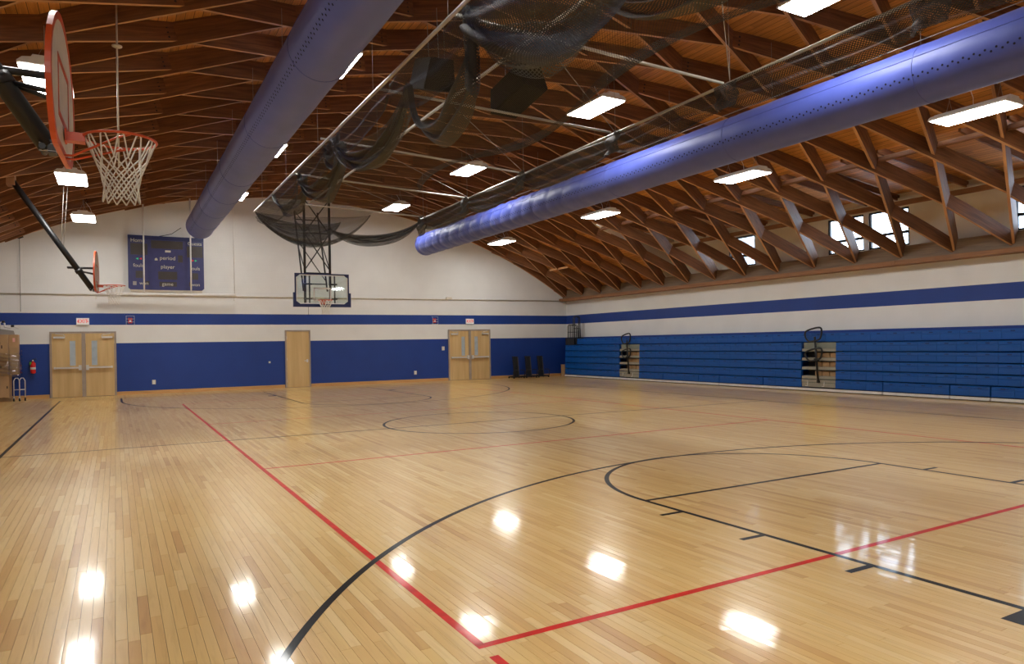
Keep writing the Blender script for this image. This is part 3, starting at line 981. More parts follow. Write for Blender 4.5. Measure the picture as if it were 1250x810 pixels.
# ---------------------------------------------------------------- retracted batting cage
cage = thing('batting_cage', 'black net batting cage pulled up under the roof on pale pipes', 'batting cage', (4.45, 8, 5.5))
CL, CR, CZ, CY0, CY1 = 2.05, 6.85, 5.50, -1.5, 18.5
for nm, a, b in (('frame_pipe', (CL, CY0, CZ), (CL-.0, CY1+.1, CZ)), ('frame_pipe', (CR-.1, CY0, CZ), (CR+.12, CY1-.6, CZ)), ('centre_pipe', (3.34, CY0, CZ+.04), (3.24, 16.9, CZ+.04))):
    obj(nm, MB().tube([a, b], .026, 8), PIPE, cage)
bars = [(17.35, 2.1, 5.60, 6.95, 5.5), (14.2, 2.2, 5.66, 6.9, 5.5), (11.15, 2.1, 5.70, 6.85, 5.52), (7.65, 2.1, 5.58, 6.8, 5.53), (4.75, 2.1, 5.56, 6.78, 5.52), (1.6, 2.1, 5.56, 6.78, 5.52)]
for y, xa, za, xb, zb_ in bars:
    obj('cross_bar', MB().tube([(xa, y-.03, za), (xb, y+.08, zb_)], .024, 8), PIPE, cage)
for y, xa, za, xb, zb_ in bars:
    for x in (CL, 3.3, CR):
        zt = ZC+math.sqrt(RB**2-(x-XC)**2)
        obj('lift_cable', MB().tube([(x, y, CZ), (x, y+.02, zt)], .0035, 5), CABLE, cage)
for k, (y, xa, za, xb, zb_) in enumerate(bars[:-1]):
    y2 = bars[k+1][0]
    obj('diagonal_cable', MB().tube([(3.3, y2, 5.62), (CR, y, 5.52)], .006, 5), CABLE, cage)
def swag(A, B, sag0, drop, sag1, bulge, folds, amp, mat, wid, nu=40, nv=26, seed=0, pinch=.0, ex=.8):
    A, B, bulge = Vector(A), Vector(B), Vector(bulge)
    rr = random.Random(seed); p = [rr.uniform(0, 6.28) for _ in range(6)]
    side = Vector((B-A)).cross(Vector((0,0,1))).normalized()
    def fn(u, v):
        s = (4*u*(1-u))**ex
        q = A.lerp(B, u)
        dz = sag0*s*(1-v) + (drop*(1-pinch+pinch*s) + sag1*s)*v
        w = amp*(.4+.6*s)*math.sin(2*PI*folds*v+p[0]+1.3*math.sin(5*u+p[1])) + .4*amp*math.sin(11*u+p[2]+4*v)
        z = q.z - dz + .35*amp*math.sin(9*v+7*u+p[3])*v
        q = q + bulge*(v*s) + side*w
        return (q.x, q.y, z)
    ln = (B-A).length*1.25
    mb = MB().grid(fn, nu, nv, lambda u, v: (u*ln, v*wid))
    return obj('net_panel', mb, mat, cage)
# left side loops hanging under the left pipe, each tied up at both ends
swag((2.08,15.9,CZ),(2.35,13.5,CZ), .45, .05, .70, (.15,0,0), 2, .07, NETD, 1.2, seed=2, ex=.6)
swag((2.06,18.3,CZ),(2.10,13.3,CZ), .05, .30, .40, (.20,0,0), 3, .06, NET, 1.6, seed=1)
swag((2.10,13.2,CZ),(2.35,10.4,CZ), .55, .05, .88, (.15,0,0), 2.5, .08, NETD, 1.3, seed=3, ex=.6)
swag((2.10,13.2,CZ),(2.10,10.3,CZ), .05, .30, .30, (.1,0,0), 2, .05, NET, 1.4, seed=13)
swag((2.10,10.9,CZ),(2.12,9.9,CZ), .10, .05, .55, (.05,0,0), 2, .05, NETD, 1.0, nu=14, seed=16, ex=.6)
swag((2.10,10.3,CZ),(2.45,7.1,CZ+.05), .48, .05, .88, (.18,0,0), 3, .09, NETB, 1.4, seed=4, ex=.65)
swag((2.14,10.2,CZ),(2.42,7.15,CZ+.05), .60, .05, .86, (.10,0,0), 2, .07, NETD, 1.0, seed=34, ex=.65)
swag((2.10,10.3,CZ),(2.12,7.2,CZ), .0, .22, .25, (.1,0,0), 2, .05, NET, 1.4, seed=14)
swag((2.45,7.1,CZ+.05),(2.12,4.3,CZ), .88, .03, 1.20, (.22,0,0), 2, .07, NETD, 1.2, seed=5, ex=.45)
swag((2.12,7.1,CZ),(2.08,4.3,CZ), .0, .30, .30, (.25,0,0), 2, .05, NET, 1.4, seed=15)
swag((2.12,4.3,CZ),(3.40,3.4,CZ+.05), .30, .05, .88, (-.10,-.15,0), 3.5, .11, NETB, 1.8, seed=6, ex=.6)
swag((2.12,4.3,CZ),(3.40,3.4,CZ+.05), .55, .05, .90, (-.05,-.1,0), 2.5, .09, NETB, 1.2, seed=36, ex=.6)
swag((2.06,4.3,CZ),(2.06,1.0,CZ), .05, .35, .7, (.6,0,0), 2, .09, NETD, 1.6, seed=7)
swag((3.40,3.4,CZ+.05),(3.9,1.2,CZ), .3, .1, .5, (.1,0,0), 2, .09, NETD, 1.2, seed=17)
# gathered hank beside the fourth tie
swag((2.10,4.42,CZ),(2.24,4.28,CZ), .0, .95, .0, (.2,.3,0), 1, .05, NETD, 1.2, nu=8, seed=8)
# far end
swag((2.05,18.5,CZ-.03),(5.2,17.5,CZ-.05), .12, .02, .98, (0,.1,0), 3.0, .07, NET, 1.5, seed=9, ex=.9)
swag((2.05,18.45,CZ-.03),(4.4,17.9,CZ-.25), .20, .02, .80, (0,-.1,0), 3.0, .08, NETD, 1.5, seed=39, ex=.8)
swag((2.05,18.5,CZ-.03),(5.2,17.5,CZ-.05), .86, .02, .98, (0,.1,0), 1.0, .04, NETD, .6, nv=8, seed=29, ex=.9)
swag((4.10,18.2,5.12),(7.0,18.0,CZ), .36, .02, .74, (0,-.2,0), 3, .07, NETD, 1.1, seed=10, ex=.8)
swag((4.10,18.15,5.12),(7.0,17.95,CZ), .40, .02, .62, (0,-.1,0), 3.5, .09, NETD, 1.1, seed=50, ex=.8)
# right side band with gathers at the bars
rb = [18.0]+[b[0] for b in bars]+[-1.4]
for k in range(len(rb)-1):
    swag((CR+.1-.012*(18-rb[k]), rb[k], CZ), (CR+.1-.012*(18-rb[k+1]), rb[k+1], CZ), .03, .36, .20, (-.05,0,0), 2.5, .055, NETD if rb[k] > 9 else NETR, 1.1, seed=20+k)
    y = rb[k+1]
    swag((CR-.12, y-.25, CZ), (CR-.05, y+.25, CZ), .0, .40, .05, (-.1,0,0), 1.5, .05, NETD, .8, nu=8, nv=14, seed=40+k)
# thin upper sheet bellying between the left pipe and the middle
def sheet(u, v):
    y = 17.8 - 18.5*u
    xe = 4.95 + .35*math.sin(y*.9+1.0)
    x = CL + (xe-CL)*v
    z = CZ + .02 - .22*v - .10*math.sin(PI*v)*(1+.6*math.sin(y*1.35)) + .03*math.sin(3*y+4*v)
    return (x, y, z)
obj('net_panel', MB().grid(sheet, 90, 18, lambda u, v: (u*18.5, v*3.0)), net_material('thin_cage_net', (.035,.033,.03), .048, .13), cage)
def sheet2(u, v):
    y = 12.5 - 12.5*u
    x = 4.95 + .35*math.sin(y*.9+1.0) - .14*v
    return (x, y, 5.30 - .10*math.sin(PI*v)*(1+.5*math.sin(y*1.7)) + .02)
obj('net_hem', MB().grid(sheet2, 70, 6, lambda u, v: (u*12.5, v*.5)), NET, cage)

# ---------------------------------------------------------------- speakers in the roof
SPK = plain('speaker_black', (.006,.006,.006), .95)
def speaker(c, ax, label):
    r = thing('speaker', label, 'speaker', c, 'black speakers hung in the roof')
    c = Vector(c); ax = Vector(ax).normalized()
    sd = Vector((ax.y, -ax.x, 0)).normalized(); n = ax.cross(sd).normalized()
    if n.z > 0: n = -n
    mb = MB(); L2, W2, D2 = .50, .27, .24
    nb = len(mb.v)
    for k, (wq) in ((-1, .86), (1, 1.0)):
        for i, j in ((-1,-1),(1,-1),(1,1),(-1,1)):
            ww = W2 if j > 0 else W2*.7
            mb.v.append(tuple(c + ax*k*L2 + sd*i*ww + n*j*D2))
    for q in ((0,1,2,3),(7,6,5,4),(0,4,5,1),(1,5,6,2),(2,6,7,3),(3,7,4,0)): mb.face([nb+i for i in q])
    obj('cabinet', mb, SPK, r)
    g = MB(); nb = 0
    for k in (-1, 1):
        for i in (-1, 1): g.v.append(tuple(c + ax*k*L2*.93 + sd*i*W2*.9 + n*(D2+.012)))
    for k in (-1, 1):
        for i in (-1, 1): g.v.append(tuple(c + ax*k*L2*.93 + sd*i*W2*.9 + n*(D2)))
    g.face((0,1,3,2)); g.face((4,6,7,5)); g.face((0,2,6,4)); g.face((1,5,7,3)); g.face((0,4,5,1)); g.face((2,3,7,6))
    obj('grille', g, SPK, r)
    zt = ZC+math.sqrt(RB**2-(c.x-XC)**2)
    for k in (-1, 1):
        p = c + ax*k*L2*.6
        obj('hanging_chain', MB().tube([tuple(p-n*D2), (p.x, p.y, zt+.05)], .007, 5), CABLE, r)
speaker((4.62, 7.55, 5.95), (-.1, 1.0, -.25), 'black loudspeaker hung in the roof above the net, right of the centre pipe')
speaker((3.12, 7.75, 6.02), (.12, 1.0, .35), 'black loudspeaker hung in the roof behind dark net near the left pipe')

# ---------------------------------------------------------------- basketball hoops
def net_mesh(cx, cy, cz, r=.0055, n=4):
    """string net under a rim centred at (cx, cy, cz)"""
    lev = [(.225, -.01), (.172, -.155), (.150, -.205), (.134, -.255), (.122, -.305), (.114, -.355), (.116, -.405), (.124, -.455)]
    mb = MB(); K = 12
    def P(l, k):
        rr, z = lev[l]; a = 2*PI*(k)/K
        return (cx+rr*math.cos(a), cy+rr*math.sin(a), cz+z)
    for k in range(K):
        for s in (-.5, .5):
            mb.tube([(cx+.225*math.cos(2*PI*(k+s*.3)/K), cy+.225*math.sin(2*PI*(k+s*.3)/K), cz-.012), P(1, k+s)], r, n, cap=False)
        mb.tube([(cx+.225*math.cos(2*PI*(k-.15)/K), cy+.225*math.sin(2*PI*(k-.15)/K), cz-.012), (cx+.229*math.cos(2*PI*k/K), cy+.229*math.sin(2*PI*k/K), cz+.004), (cx+.225*math.cos(2*PI*(k+.15)/K), cy+.225*math.sin(2*PI*(k+.15)/K), cz-.012)], r, n, cap=False)
    for l in range(1, len(lev)-1):
        off = .5 if l % 2 else 0.0
        for k in range(K):
            for s in (-.5, .5):
                mb.tube([P(l, k+off), P(l+1, k+off+s)], r, n, cap=False)
    return mb
def make_side_hoop(bx, by, label):
    rz = 3.05
    r = thing('side_basketball_hoop', label, 'basketball hoop', (bx, by, rz), 'side court basketball hoops')
    # fan-shaped board facing +X
    half = [(.30,-.165),(.37,-.162),(.43,-.15),(.49,-.12),(.54,-.07),(.59,.0),(.63,.06),(.66,.13),(.68,.20),(.682,.27),(.67,.34),(.65,.41),(.615,.48),(.57,.55),(.51,.61),(.445,.667),(.37,.715),(.29,.755),(.20,.785),(.12,.802),(.04,.81)]
    out = [(y, z) for y, z in half] + [(-y, z) for y, z in reversed(half)]
    ins = [(y*.93, .31+(z-.31)*.90) for y, z in out]
    k = len(out)
    bd = MB().prism([(bx-.028, by+y, rz+z) for y, z in ins], (.024, 0, 0))
    bd.v = [(x_+(y_-by)*.05, y_, z_) for x_, y_, z_ in bd.v]
    bb = obj('backboard', bd, BOARD, r)
    bm = MB(); 
    for (p, xx) in ((out, bx), (out, bx-.034), (ins, bx-.034), (ins, bx)):
        bm.v += [(xx, by+y, rz+z) for y, z in p]
    for q in range(4):
        for i in range(k):
            j = (i+1) % k; a, b = q*k, ((q+1) % 4)*k
            bm.face((a+i, a+j, b+j, b+i), smooth=False)
    bm.v = [(x_+(y_-by)*.05, y_, z_) for x_, y_, z_ in bm.v]
    obj('orange_border', bm, ORANGE, r)
    tg = MB(); w, z0, z1, t = .305, .05, .48, .045
    xx = bx-.0035
    tg.box((xx, by-w, rz+z0), (xx+.002, by-w+t, rz+z1)).box((xx, by+w-t, rz+z0), (xx+.002, by+w, rz+z1))
    tg.box((xx, by-w+t, rz+z1-t), (xx+.002, by+w-t, rz+z1)).box((xx, by-w+t, rz+z0), (xx+.002, by+w-t, rz+z0+t))
    tg.v = [(x_+(y_-by)*.05, y_, z_) for x_, y_, z_ in tg.v]
    obj('target_square', tg, ORANGE, bb)
    cx = bx+.12+.229
    rim = MB().tube([(cx+.237*math.cos(2*PI*i/40), by+.237*math.sin(2*PI*i/40), rz) for i in range(40)], .0095, 8, closed=True)
    rim.box((bx, by-.06, rz-.055), (bx+.012, by+.06, rz+.03))
    rim.prism([(bx, by-.045, rz+.012), (bx+.125, by-.05, rz+.012), (bx+.125, by+.05, rz+.012), (bx, by+.045, rz+.012)], (0, 0, -.06))
    for s in (-1, 1):
        rim.tube([(bx, by+s*.05, rz-.16), (bx+.05, by+s*.06, rz-.16), (cx-.02, by+s*.20, rz-.03), (cx+.06, by+s*.225, rz-.006)], .008, 6)
    obj('rim', rim, ORANGE, r)
    obj('net', net_mesh(cx, by, rz), STRING, r)
    # mast slanting up to the roof on the left
    tx, tz = bx-1.62, 5.36
    obj('mast', MB().tube([(bx-.10, by, rz-.10), (tx, by, tz)], .066, 14), BLACK, r)
    e = Vector((tx-(bx-.10), 0, tz-(rz-.10))).normalized()
    p1 = Vector((bx-.10, by, rz-.10)) + e*.50
    obj('clamp', MB().tube([tuple(p1-e*.04), tuple(p1+e*.04)], .080, 12).tube([(p1.x-.03, by-.12, p1.z), (p1.x-.03, by+.12, p1.z)], .014, 8), BLACK, r)
    obj('upper_arm', MB().tube([(p1.x-.22, by, rz+.40), (bx-.05, by-.0, rz+.40)], .026, 10).tube([(p1.x-.22, by-.1, rz+.40), (p1.x-.22, by+.1, rz+.40)], .018, 8), BLACK, r)
    obj('strut', MB().tube([(p1.x+.02, by, p1.z), (bx-.05, by+.10, rz+.26)], .018, 8).tube([(p1.x+.02, by, p1.z), (bx-.05, by-.10, rz+.26)], .018, 8), BLACK, r)
    obj('foot_bracket', MB().box((bx-.10, by-.06, rz-.15), (bx-.05, by+.06, rz-.06)).tube([(bx-.13, by-.10, rz-.12), (bx-.13, by+.10, rz-.12)], .022, 8), BLACK, r)
    for zz in (-.09, -.14): obj('bolt', MB().tube([(bx-.15, by-.055, rz+zz), (bx-.04, by-.055, rz+zz)], .006, 6), STEEL, r)
    obj('roof_bracket', MB().box((tx-.11, by-.16, tz-.10), (tx+.05, by+.16, tz+.14)), LAM2, r)
    zt = ZC+math.sqrt(RB**2-(bx-.62-XC)**2)
    pm = Vector((bx-.10, by, rz-.10)) + e*1.15
    obj('hoist_cable', MB().tube([tuple(pm), (bx-.62, by, zt)], .006, 5).tube([tuple(pm+Vector((.05,0,.02))), (bx-.54, by+.05, zt)], .005, 5), CABLE, r)
    obj('pulley', MB().tube([(bx-.62, by-.03, zt-.12), (bx-.62, by+.03, zt-.12)], .05, 10), STEEL, r)
    return r
make_side_hoop(-1.865, 2.77, 'near side hoop with orange bordered fan backboard and white net')
h2 = make_side_hoop(-1.93, 16.3, 'distant side hoop seen edge on, on a long black pole left of scoreboard')

# main hoop with glass board
bx, by, rz = 4.57, 20.85, 3.05
r = thing('glass_basketball_hoop', 'glass backboard hoop with navy padding hung from a black truss at far wall', 'basketball hoop', (bx, by, rz))
w, zb0, zb1 = .915, 2.90, 3.97
g = obj('glass_board', MB().box((bx-w+.03, by+.005, zb0+.03), (bx+w-.03, by+.018, zb1-.03)), BB_GLASS, r)
fr = MB(); t = .04
fr.box((bx-w, by-.01, zb0), (bx+w, by+.035, zb0+t)).box((bx-w, by-.01, zb1-t), (bx+w, by+.035, zb1))
fr.box((bx-w, by-.01, zb0+t), (bx-w+t, by+.035, zb1-t)).box((bx+w-t, by-.01, zb0+t), (bx+w, by+.035, zb1-t))
for sx in (-1, 1):
    for sz, zc in ((1, zb0+t), (-1, zb1-t)):
        x0 = bx+sx*(w-t)
        fr.prism([(x0, by-.008, zc), (x0-sx*.14, by-.008, zc), (x0, by-.008, zc+sz*.10)], (0, .03, 0))
obj('board_frame', fr, NAVY, r)
wl_ = MB(); a, b = w-t-.005, t+.005
for q in ((bx-a, zb0+b, bx+a, zb0+b+.03), (bx-a, zb1-b-.03, bx+a, zb1-b), (bx-a, zb0+b, bx-a+.03, zb1-b), (bx+a-.03, zb0+b, bx+a, zb1-b)):
    wl_.box((q[0], by+.0, q[1]), (q[2], by+.004, q[3]))
sq = .305; s0, s1 = 3.05, 3.50
for q in ((bx-sq, s0, bx-sq+.05, s1), (bx+sq-.05, s0, bx+sq, s1), (bx-sq, s1-.05, bx+sq, s1), (bx-sq, s0, bx+sq, s0+.05)):
    wl_.box((q[0], by+.0, q[1]), (q[2], by+.004, q[3]))
obj('white_marking', wl_, WHITE, g)
pd = MB().box((bx-w-.05, by-.05, zb0-.06), (bx+w+.05, by+.07, zb0+.015))
for s in (-1, 1):
    x0 = bx+s*(w+.05); pd.box((x0, by-.05, zb0+.015), (x0-s*.065, by+.07, zb0+.42))
obj('edge_padding', pd, NAVY, r)
cy = by-.15-.229
rim = MB().tube([(bx+.237*math.cos(2*PI*i/32), cy+.237*math.sin(2*PI*i/32), rz) for i in range(32)], .011, 6, closed=True)
rim.box((bx-.09, by-.012, rz-.12), (bx+.09, by, rz+.04)).box((bx-.06, by-.16, rz-.06), (bx+.06, by-.01, rz+.01))
obj('rim', rim, ORANGE, r)
obj('net', net_mesh(bx, cy, rz, .009, 3), STRING, r)
mx0, mx1, my = 4.03, 4.88, by+.16
zt = ZC+math.sqrt(RD**2-(4.5-XC)**2)+.01
for x in (mx0, mx1): obj('mast_tube', MB().tube([(x, my, 2.98), (x, my, zt)], .042, 10), BLACK, r)
by2 = lambda z: my+.10+(z-3.3)*.42
for x in (mx0-.02, mx1-.06): obj('back_tube', MB().tube([(x, by2(3.4), 3.4), (x, by2(6.3), 6.3)], .028, 8), BLACK, r)
def brace(name, a, b, rr=.02): obj(name, MB().tube([a, b], rr, 6), BLACK, r)
for z0, z1 in ((4.1, 5.35), (5.35, 6.5)):
    brace('cross_brace', (mx0, my, z0), (mx1, my, z1)); brace('cross_brace', (mx1, my, z0), (mx0, my, z1))
    brace('back_brace', (mx0, by2(z1), z1-.15), (mx1-.05, by2(z0), z0-.3), .016)
for z in (4.0, 5.35): brace('tie_bar', (mx0, my, z), (mx1, my, z))
for z in (3.65, 5.1, 6.0): brace('back_tie_bar', (mx0-.02, by2(z), z), (mx1-.06, by2(z), z))
for x in (mx0+.13, mx1+.13): brace('board_bracket', (x, by+.08, 2.95), (x, by+.08, 3.95), .026)
for z in (3.12, 3.62):
    for x in (mx0, mx1): brace('board_arm', (x-.06, my-.04, z), (x+.22, my-.06, z), .03)
for x in (mx0, mx1):
    brace('side_brace', (x, my, 5.35), (x-.04, by2(6.0), 6.0), .018)
    brace('side_brace', (x, my, 4.1), (x-.04, by2(5.1), 5.1), .018)
brace('pull_cord', (mx0+.1, my, 2.95), (mx0+.1, my, 2.55), .006)

# ---------------------------------------------------------------- scoreboard
sx0, sx1, sz0, sz1 = -1.17, 1.16, 3.52, 5.34
yb = YW-.16
r = thing('scoreboard', 'blue scoreboard on the white far wall behind two hanging poles', 'scoreboard', (0, YW, sz0))
sb = MB().prism([(sx0, yb, sz0+.06), (sx0+.07, yb, sz0), (sx1-.07, yb, sz0), (sx1, yb, sz0+.06), (sx1, yb, sz1), (sx0, yb, sz1)], (0, .16, 0))
obj('cabinet', sb, SCORE, r)
obj('top_band', MB().box((sx0, yb-.012, sz1-.13), (sx1, yb, sz1)), SCOREN, r)
obj('base_strip', MB().box((sx0+.07, yb+.02, sz0-.07), (sx1-.07, YW, sz0-.003)), CREAM, r)
def sxp(px): return sx0 + (px-135)/(875-135)*(sx1-sx0)
def szp(py): return sz1 - (py-(150+(0)))/(690-150)*(sz1-sz0)
def dig(a, b, c, d): obj('digit_window', MB().box((sxp(a), yb-.006, szp(d)), (sxp(b), yb, szp(c))), DIGIT, r)
for q in ((160,320,232,345), (355,665,195,275), (705,865,238,352), (615,662,335,408), (205,272,505,575), (420,605,505,585), (755,815,512,580), (300,335,605,645), (430,600,608,655), (722,745,605,650)): dig(*q)
def cap(s, px, py, size): text(s, sxp(px), yb-.016, szp(py), size, LETTER, r)
cap('Home', 228, 203, .17); cap('Guests', 785, 212, .16); cap('period', 513, 370, .185)
cap('fouls', 232, 452, .165); cap('player', 513, 458, .175); cap('fouls', 785, 466, .165)
cap('won', 282, 628, .155); cap('game', 510, 632, .165); cap('won', 788, 632, .155)
obj('small_emblem', MB().box((sxp(490), yb-.006, szp(310)), (sxp(545), yb, szp(290))), LETTER, r)
obj('small_emblem', MB().prism([(sxp(388), yb-.006, szp(395)), (sxp(416), yb-.006, szp(395)), (sxp(416), yb-.006, szp(380)), (sxp(402), yb-.006, szp(368)), (sxp(388), yb-.006, szp(380))], (0, .006, 0)), LETTER, r)
obj('small_emblem', MB().box((sxp(178), yb-.006, szp(648)), (sxp(212), yb, szp(610))), plain('emblem_grey', (.34,.32,.30), .6), r)
for px, mt, s in ((220, GREEN_LED, -1), (252, RED_LED, -1), (765, RED_LED, 1), (795, GREEN_LED, 1)):
    zz = szp(384)
    obj('possession_arrow', MB().prism([(sxp(px-12*s), yb-.006, zz-.035), (sxp(px-12*s), yb-.006, zz+.035), (sxp(px+12*s), yb-.006, zz)], (0, .006, 0)), mt, r)
obj('power_cable', MB().tube([(sxp(430), yb+.05, sz1+.0), (sxp(500), yb+.03, sz1+.05), (sxp(560), YW-.02, sz1+.12), (sxp(655), YW-.02, sz1+.35)], .012, 6), BLACK, r)

# white pipe batten hung in front of the scoreboard
yp = YW-.42
r = thing('hanging_batten', 'white pipe batten hung on poles just below the scoreboard', 'pipe', (0, yp, 3.4))
obj('batten_pipe', MB().tube([(-2.13, yp, 3.33), (2.15, yp, 3.36)], .055, 10), WHITE, r)
for x in (-.71, .72):
    zt = ZC+math.sqrt(RB**2-(x-XC)**2)
    obj('hanging_pole', MB().tube([(x, yp, 3.37), (x, yp, zt)], .024, 8), WHITE, r)
zt = ZC+math.sqrt(RB**2-(2.12-XC)**2)
obj('hanging_pole', MB().tube([(2.12, yp, 3.38), (2.12, yp, zt)], .012, 6), WHITE, r)
for x in (-2.1, 2.1):
    obj('end_strap', MB().tube([(x, yp, 3.33), (x, yp+.0, 3.16)], .008, 5), CREAM, r)

# thin cables and the hanging rod
zt = ZC+math.sqrt(RB**2-(-4.15-XC)**2)
r = thing('hanging_cable', 'thin grey cable hanging by the wall above the cardboard boxes', 'cable', (-4.15, YW-.1, 2.8))
obj('cable', MB().tube([(-4.15, YW-.1, 2.75), (-4.15, YW-.1, zt)], .010, 5), plain('grey_cable', (.25,.24,.22), .6), r)
obj('hook', MB().tube([(-4.27, YW-.1, zt-.03), (-4.15, YW-.1, zt-.06), (-4.05, YW-.1, zt-.01)], .03, 6), BLACK, r)
xr, yr = -1.495, 8.0
zt = ZC+math.sqrt(RD**2-(xr-XC)**2)
r = thing('hanging_rod', 'pale thin rod hanging from the roof behind the near rim', 'rod', (xr, yr, 3.95))
obj('rod', MB().tube([(xr, yr, 4.05), (xr, yr, zt)], .012, 8), CREAM, r)
obj('collar', MB().lathe([(.02,-.02),(.065,0),(.065,.015),(.02,.03)], (xr, yr, 5.70), 12), CREAM, r)

# ---------------------------------------------------------------- bleachers
XB = 15.70
BY_A, BY_B = 2.6, 22.9
bl = thing('bleachers', 'closed blue plastic bleachers along the right wall', 'bleachers', (XB+.3, 13, 0))
aisles = [(9.46, 10.58), (17.84, 19.06)]
segs = [(BY_A, aisles[0][0]), (aisles[0][1], aisles[1][0]), (aisles[1][1], BY_B)]
rows = [(.105, .345), (.362, .603), (.620, .862), (.878, 1.122), (1.138, 1.385)]
def module_mesh(w, h):
    mb = MB()
    prof = [(.000, .012), (.0, h*.62), (.012, h*.66), (.004, h*.95), (.018, h), (.30, h), (.30, h-.03), (.06, h-.03), (.05, .012)]
    mb.prism([(x_, .003, z_) for x_, z_ in prof], (0, w-.006, 0))
    mb.box((.0005, w*.40, h*.74), (.0075, w*.60, h*.86), mi=1)
    return mesh_of('seat_module', mb, [SEAT, SEATD])
_mods = {}
def row_of(ya, yb, z0, z1, x, bottom=False):
    ln = yb-ya; n = max(1, round(ln/.457)); w = ln/n; key = (round(w, 4), round(z1-z0, 4))
    if key not in _mods: _mods[key] = module_mesh(w, z1-z0)
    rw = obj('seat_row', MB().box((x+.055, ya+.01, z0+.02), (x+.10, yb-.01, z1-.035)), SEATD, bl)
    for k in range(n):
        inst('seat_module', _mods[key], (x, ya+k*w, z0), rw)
    return rw
cuts = [5.5, 6.4, 8.08, 11.95, 13.75, 14.7, 16.5]
for i, (z0, z1) in enumerate(rows):
    ss = segs
    if i == 0:
        ss = []
        for ya, yb in segs:
            e = [ya] + [c for c in cuts if ya < c < yb] + [yb]
            ss += [(e[k] + (.012 if k else 0), e[k+1] - (.012 if k < len(e)-2 else 0)) for k in range(len(e)-1)]
    for ya, yb in ss:
        row_of(ya, yb, z0, z1, XB + i*.012)
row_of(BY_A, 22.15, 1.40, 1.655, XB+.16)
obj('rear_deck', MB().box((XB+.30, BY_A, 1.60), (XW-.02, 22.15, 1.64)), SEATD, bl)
# aluminium base strip in lengths
for a, b in zip([BY_A, 5.5, 6.4, 8.08, 11.9, 13.75, 14.7, 16.5], [5.5, 6.4, 8.08, 11.9, 13.75, 14.7, 16.5, BY_B]):
    obj('base_strip', MB().box((XB-.012, a+.012, .022), (XB+.03, b-.012, .088)), ALU, bl)
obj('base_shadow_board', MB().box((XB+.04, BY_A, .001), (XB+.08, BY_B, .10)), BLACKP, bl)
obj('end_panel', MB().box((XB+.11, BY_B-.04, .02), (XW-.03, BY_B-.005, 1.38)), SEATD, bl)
STEP = plain('step_board', (.34,.32,.25), .6)
PLY = plain('plywood_box', (.40,.25,.12), .7)
for ai, (ya, yb) in enumerate(aisles):
    for i, (z0, z1) in enumerate(rows):
        x = XB + i*.012
        if i == 0:
            obj('step_riser', MB().box((x+.03, ya+.012, z0+.02), (x+.06, yb-.012, z1-.10)).box((x+.02, ya+.012, z1-.09), (x+.06, yb-.012, z1-.01)), STEP, bl)
            for k in (.32, .80):
                yy = ya+(yb-ya)*k
                obj('step_hook', MB().tube([(x+.02, yy, z1-.06), (x+.0, yy, z1-.14), (x-.0, yy, z0+.05), (x+.0, yy+.07, z0+.05)], .010, 6), STEEL, bl)
        else:
            obj('step_tread', MB().box((x+.02, ya+.012, z0-.005), (x+.32, yb-.012, z0+.075)), STEP, bl)
            nb = 3
            for k in range(nb):
                y0_ = ya+.03+(yb-ya-.40)*k/nb; y1_ = ya+.03+(yb-ya-.40)*(k+1)/nb-.03
                if i < 4: obj('step_block', MB().box((x+.10, y0_, z0+.08), (x+.32, y1_, z1-.03)), PLY, bl)
    obj('aisle_back', MB().box((XB+.34, ya, .02), (XB+.36, yb, 1.39)), BLACKP, bl)
    obj('aisle_top_board', MB().box((XB+.14, ya+.012, 1.22), (XB+.18, yb-.012, 1.385)), plain('grey_board', (.26,.29,.24), .6), bl)
    # aisle handrail: post with two rounded loops
    yc = ya + (yb-ya)*.50
    hr = MB().tube([(XB-.02, yc-.03, .28), (XB-.03, yc+.05, 1.55)], .030, 8)
    hr.box((XB-.05, yc-.06, .25), (XB+.03, yc+.0, .32)).box((XB-.06, yc-.04, .86), (XB+.02, yc+.07, .94))
    obj('aisle_rail', hr, BLACK, bl)
    for z0, z1 in ((.87, 1.22), (1.42, 1.80)):
        yo = yc+.08
        lp = []
        cn = [(yo-.26, z1-.11, 0), (yo-.22, z1, 1), (yo-.02, z1-.01, 1), (yo+.26, z1-.10, 1), (yo+.27, z0+.12, 1), (yo+.16, z0, 1), (yo-.02, z0+.01, 1), (yo-.2, z0+.07, 1)]
        P = [Vector((XB-.035, q[0], q[1])) for q in cn]
        k = len(P)
        for i in range(k):
            p0, p1, p2, p3 = P[i-1], P[i], P[(i+1) % k], P[(i+2) % k]
            for j in range(5):
                t = j/5
                lp.append(.5*((2*p1)+(p2-p0)*t+(2*p0-5*p1+4*p2-p3)*t*t+(3*p1-p0-3*p2+p3)*t**3))
        obj('rail_loop', MB().tube(lp, .025, 8, closed=True), BLACK, bl)

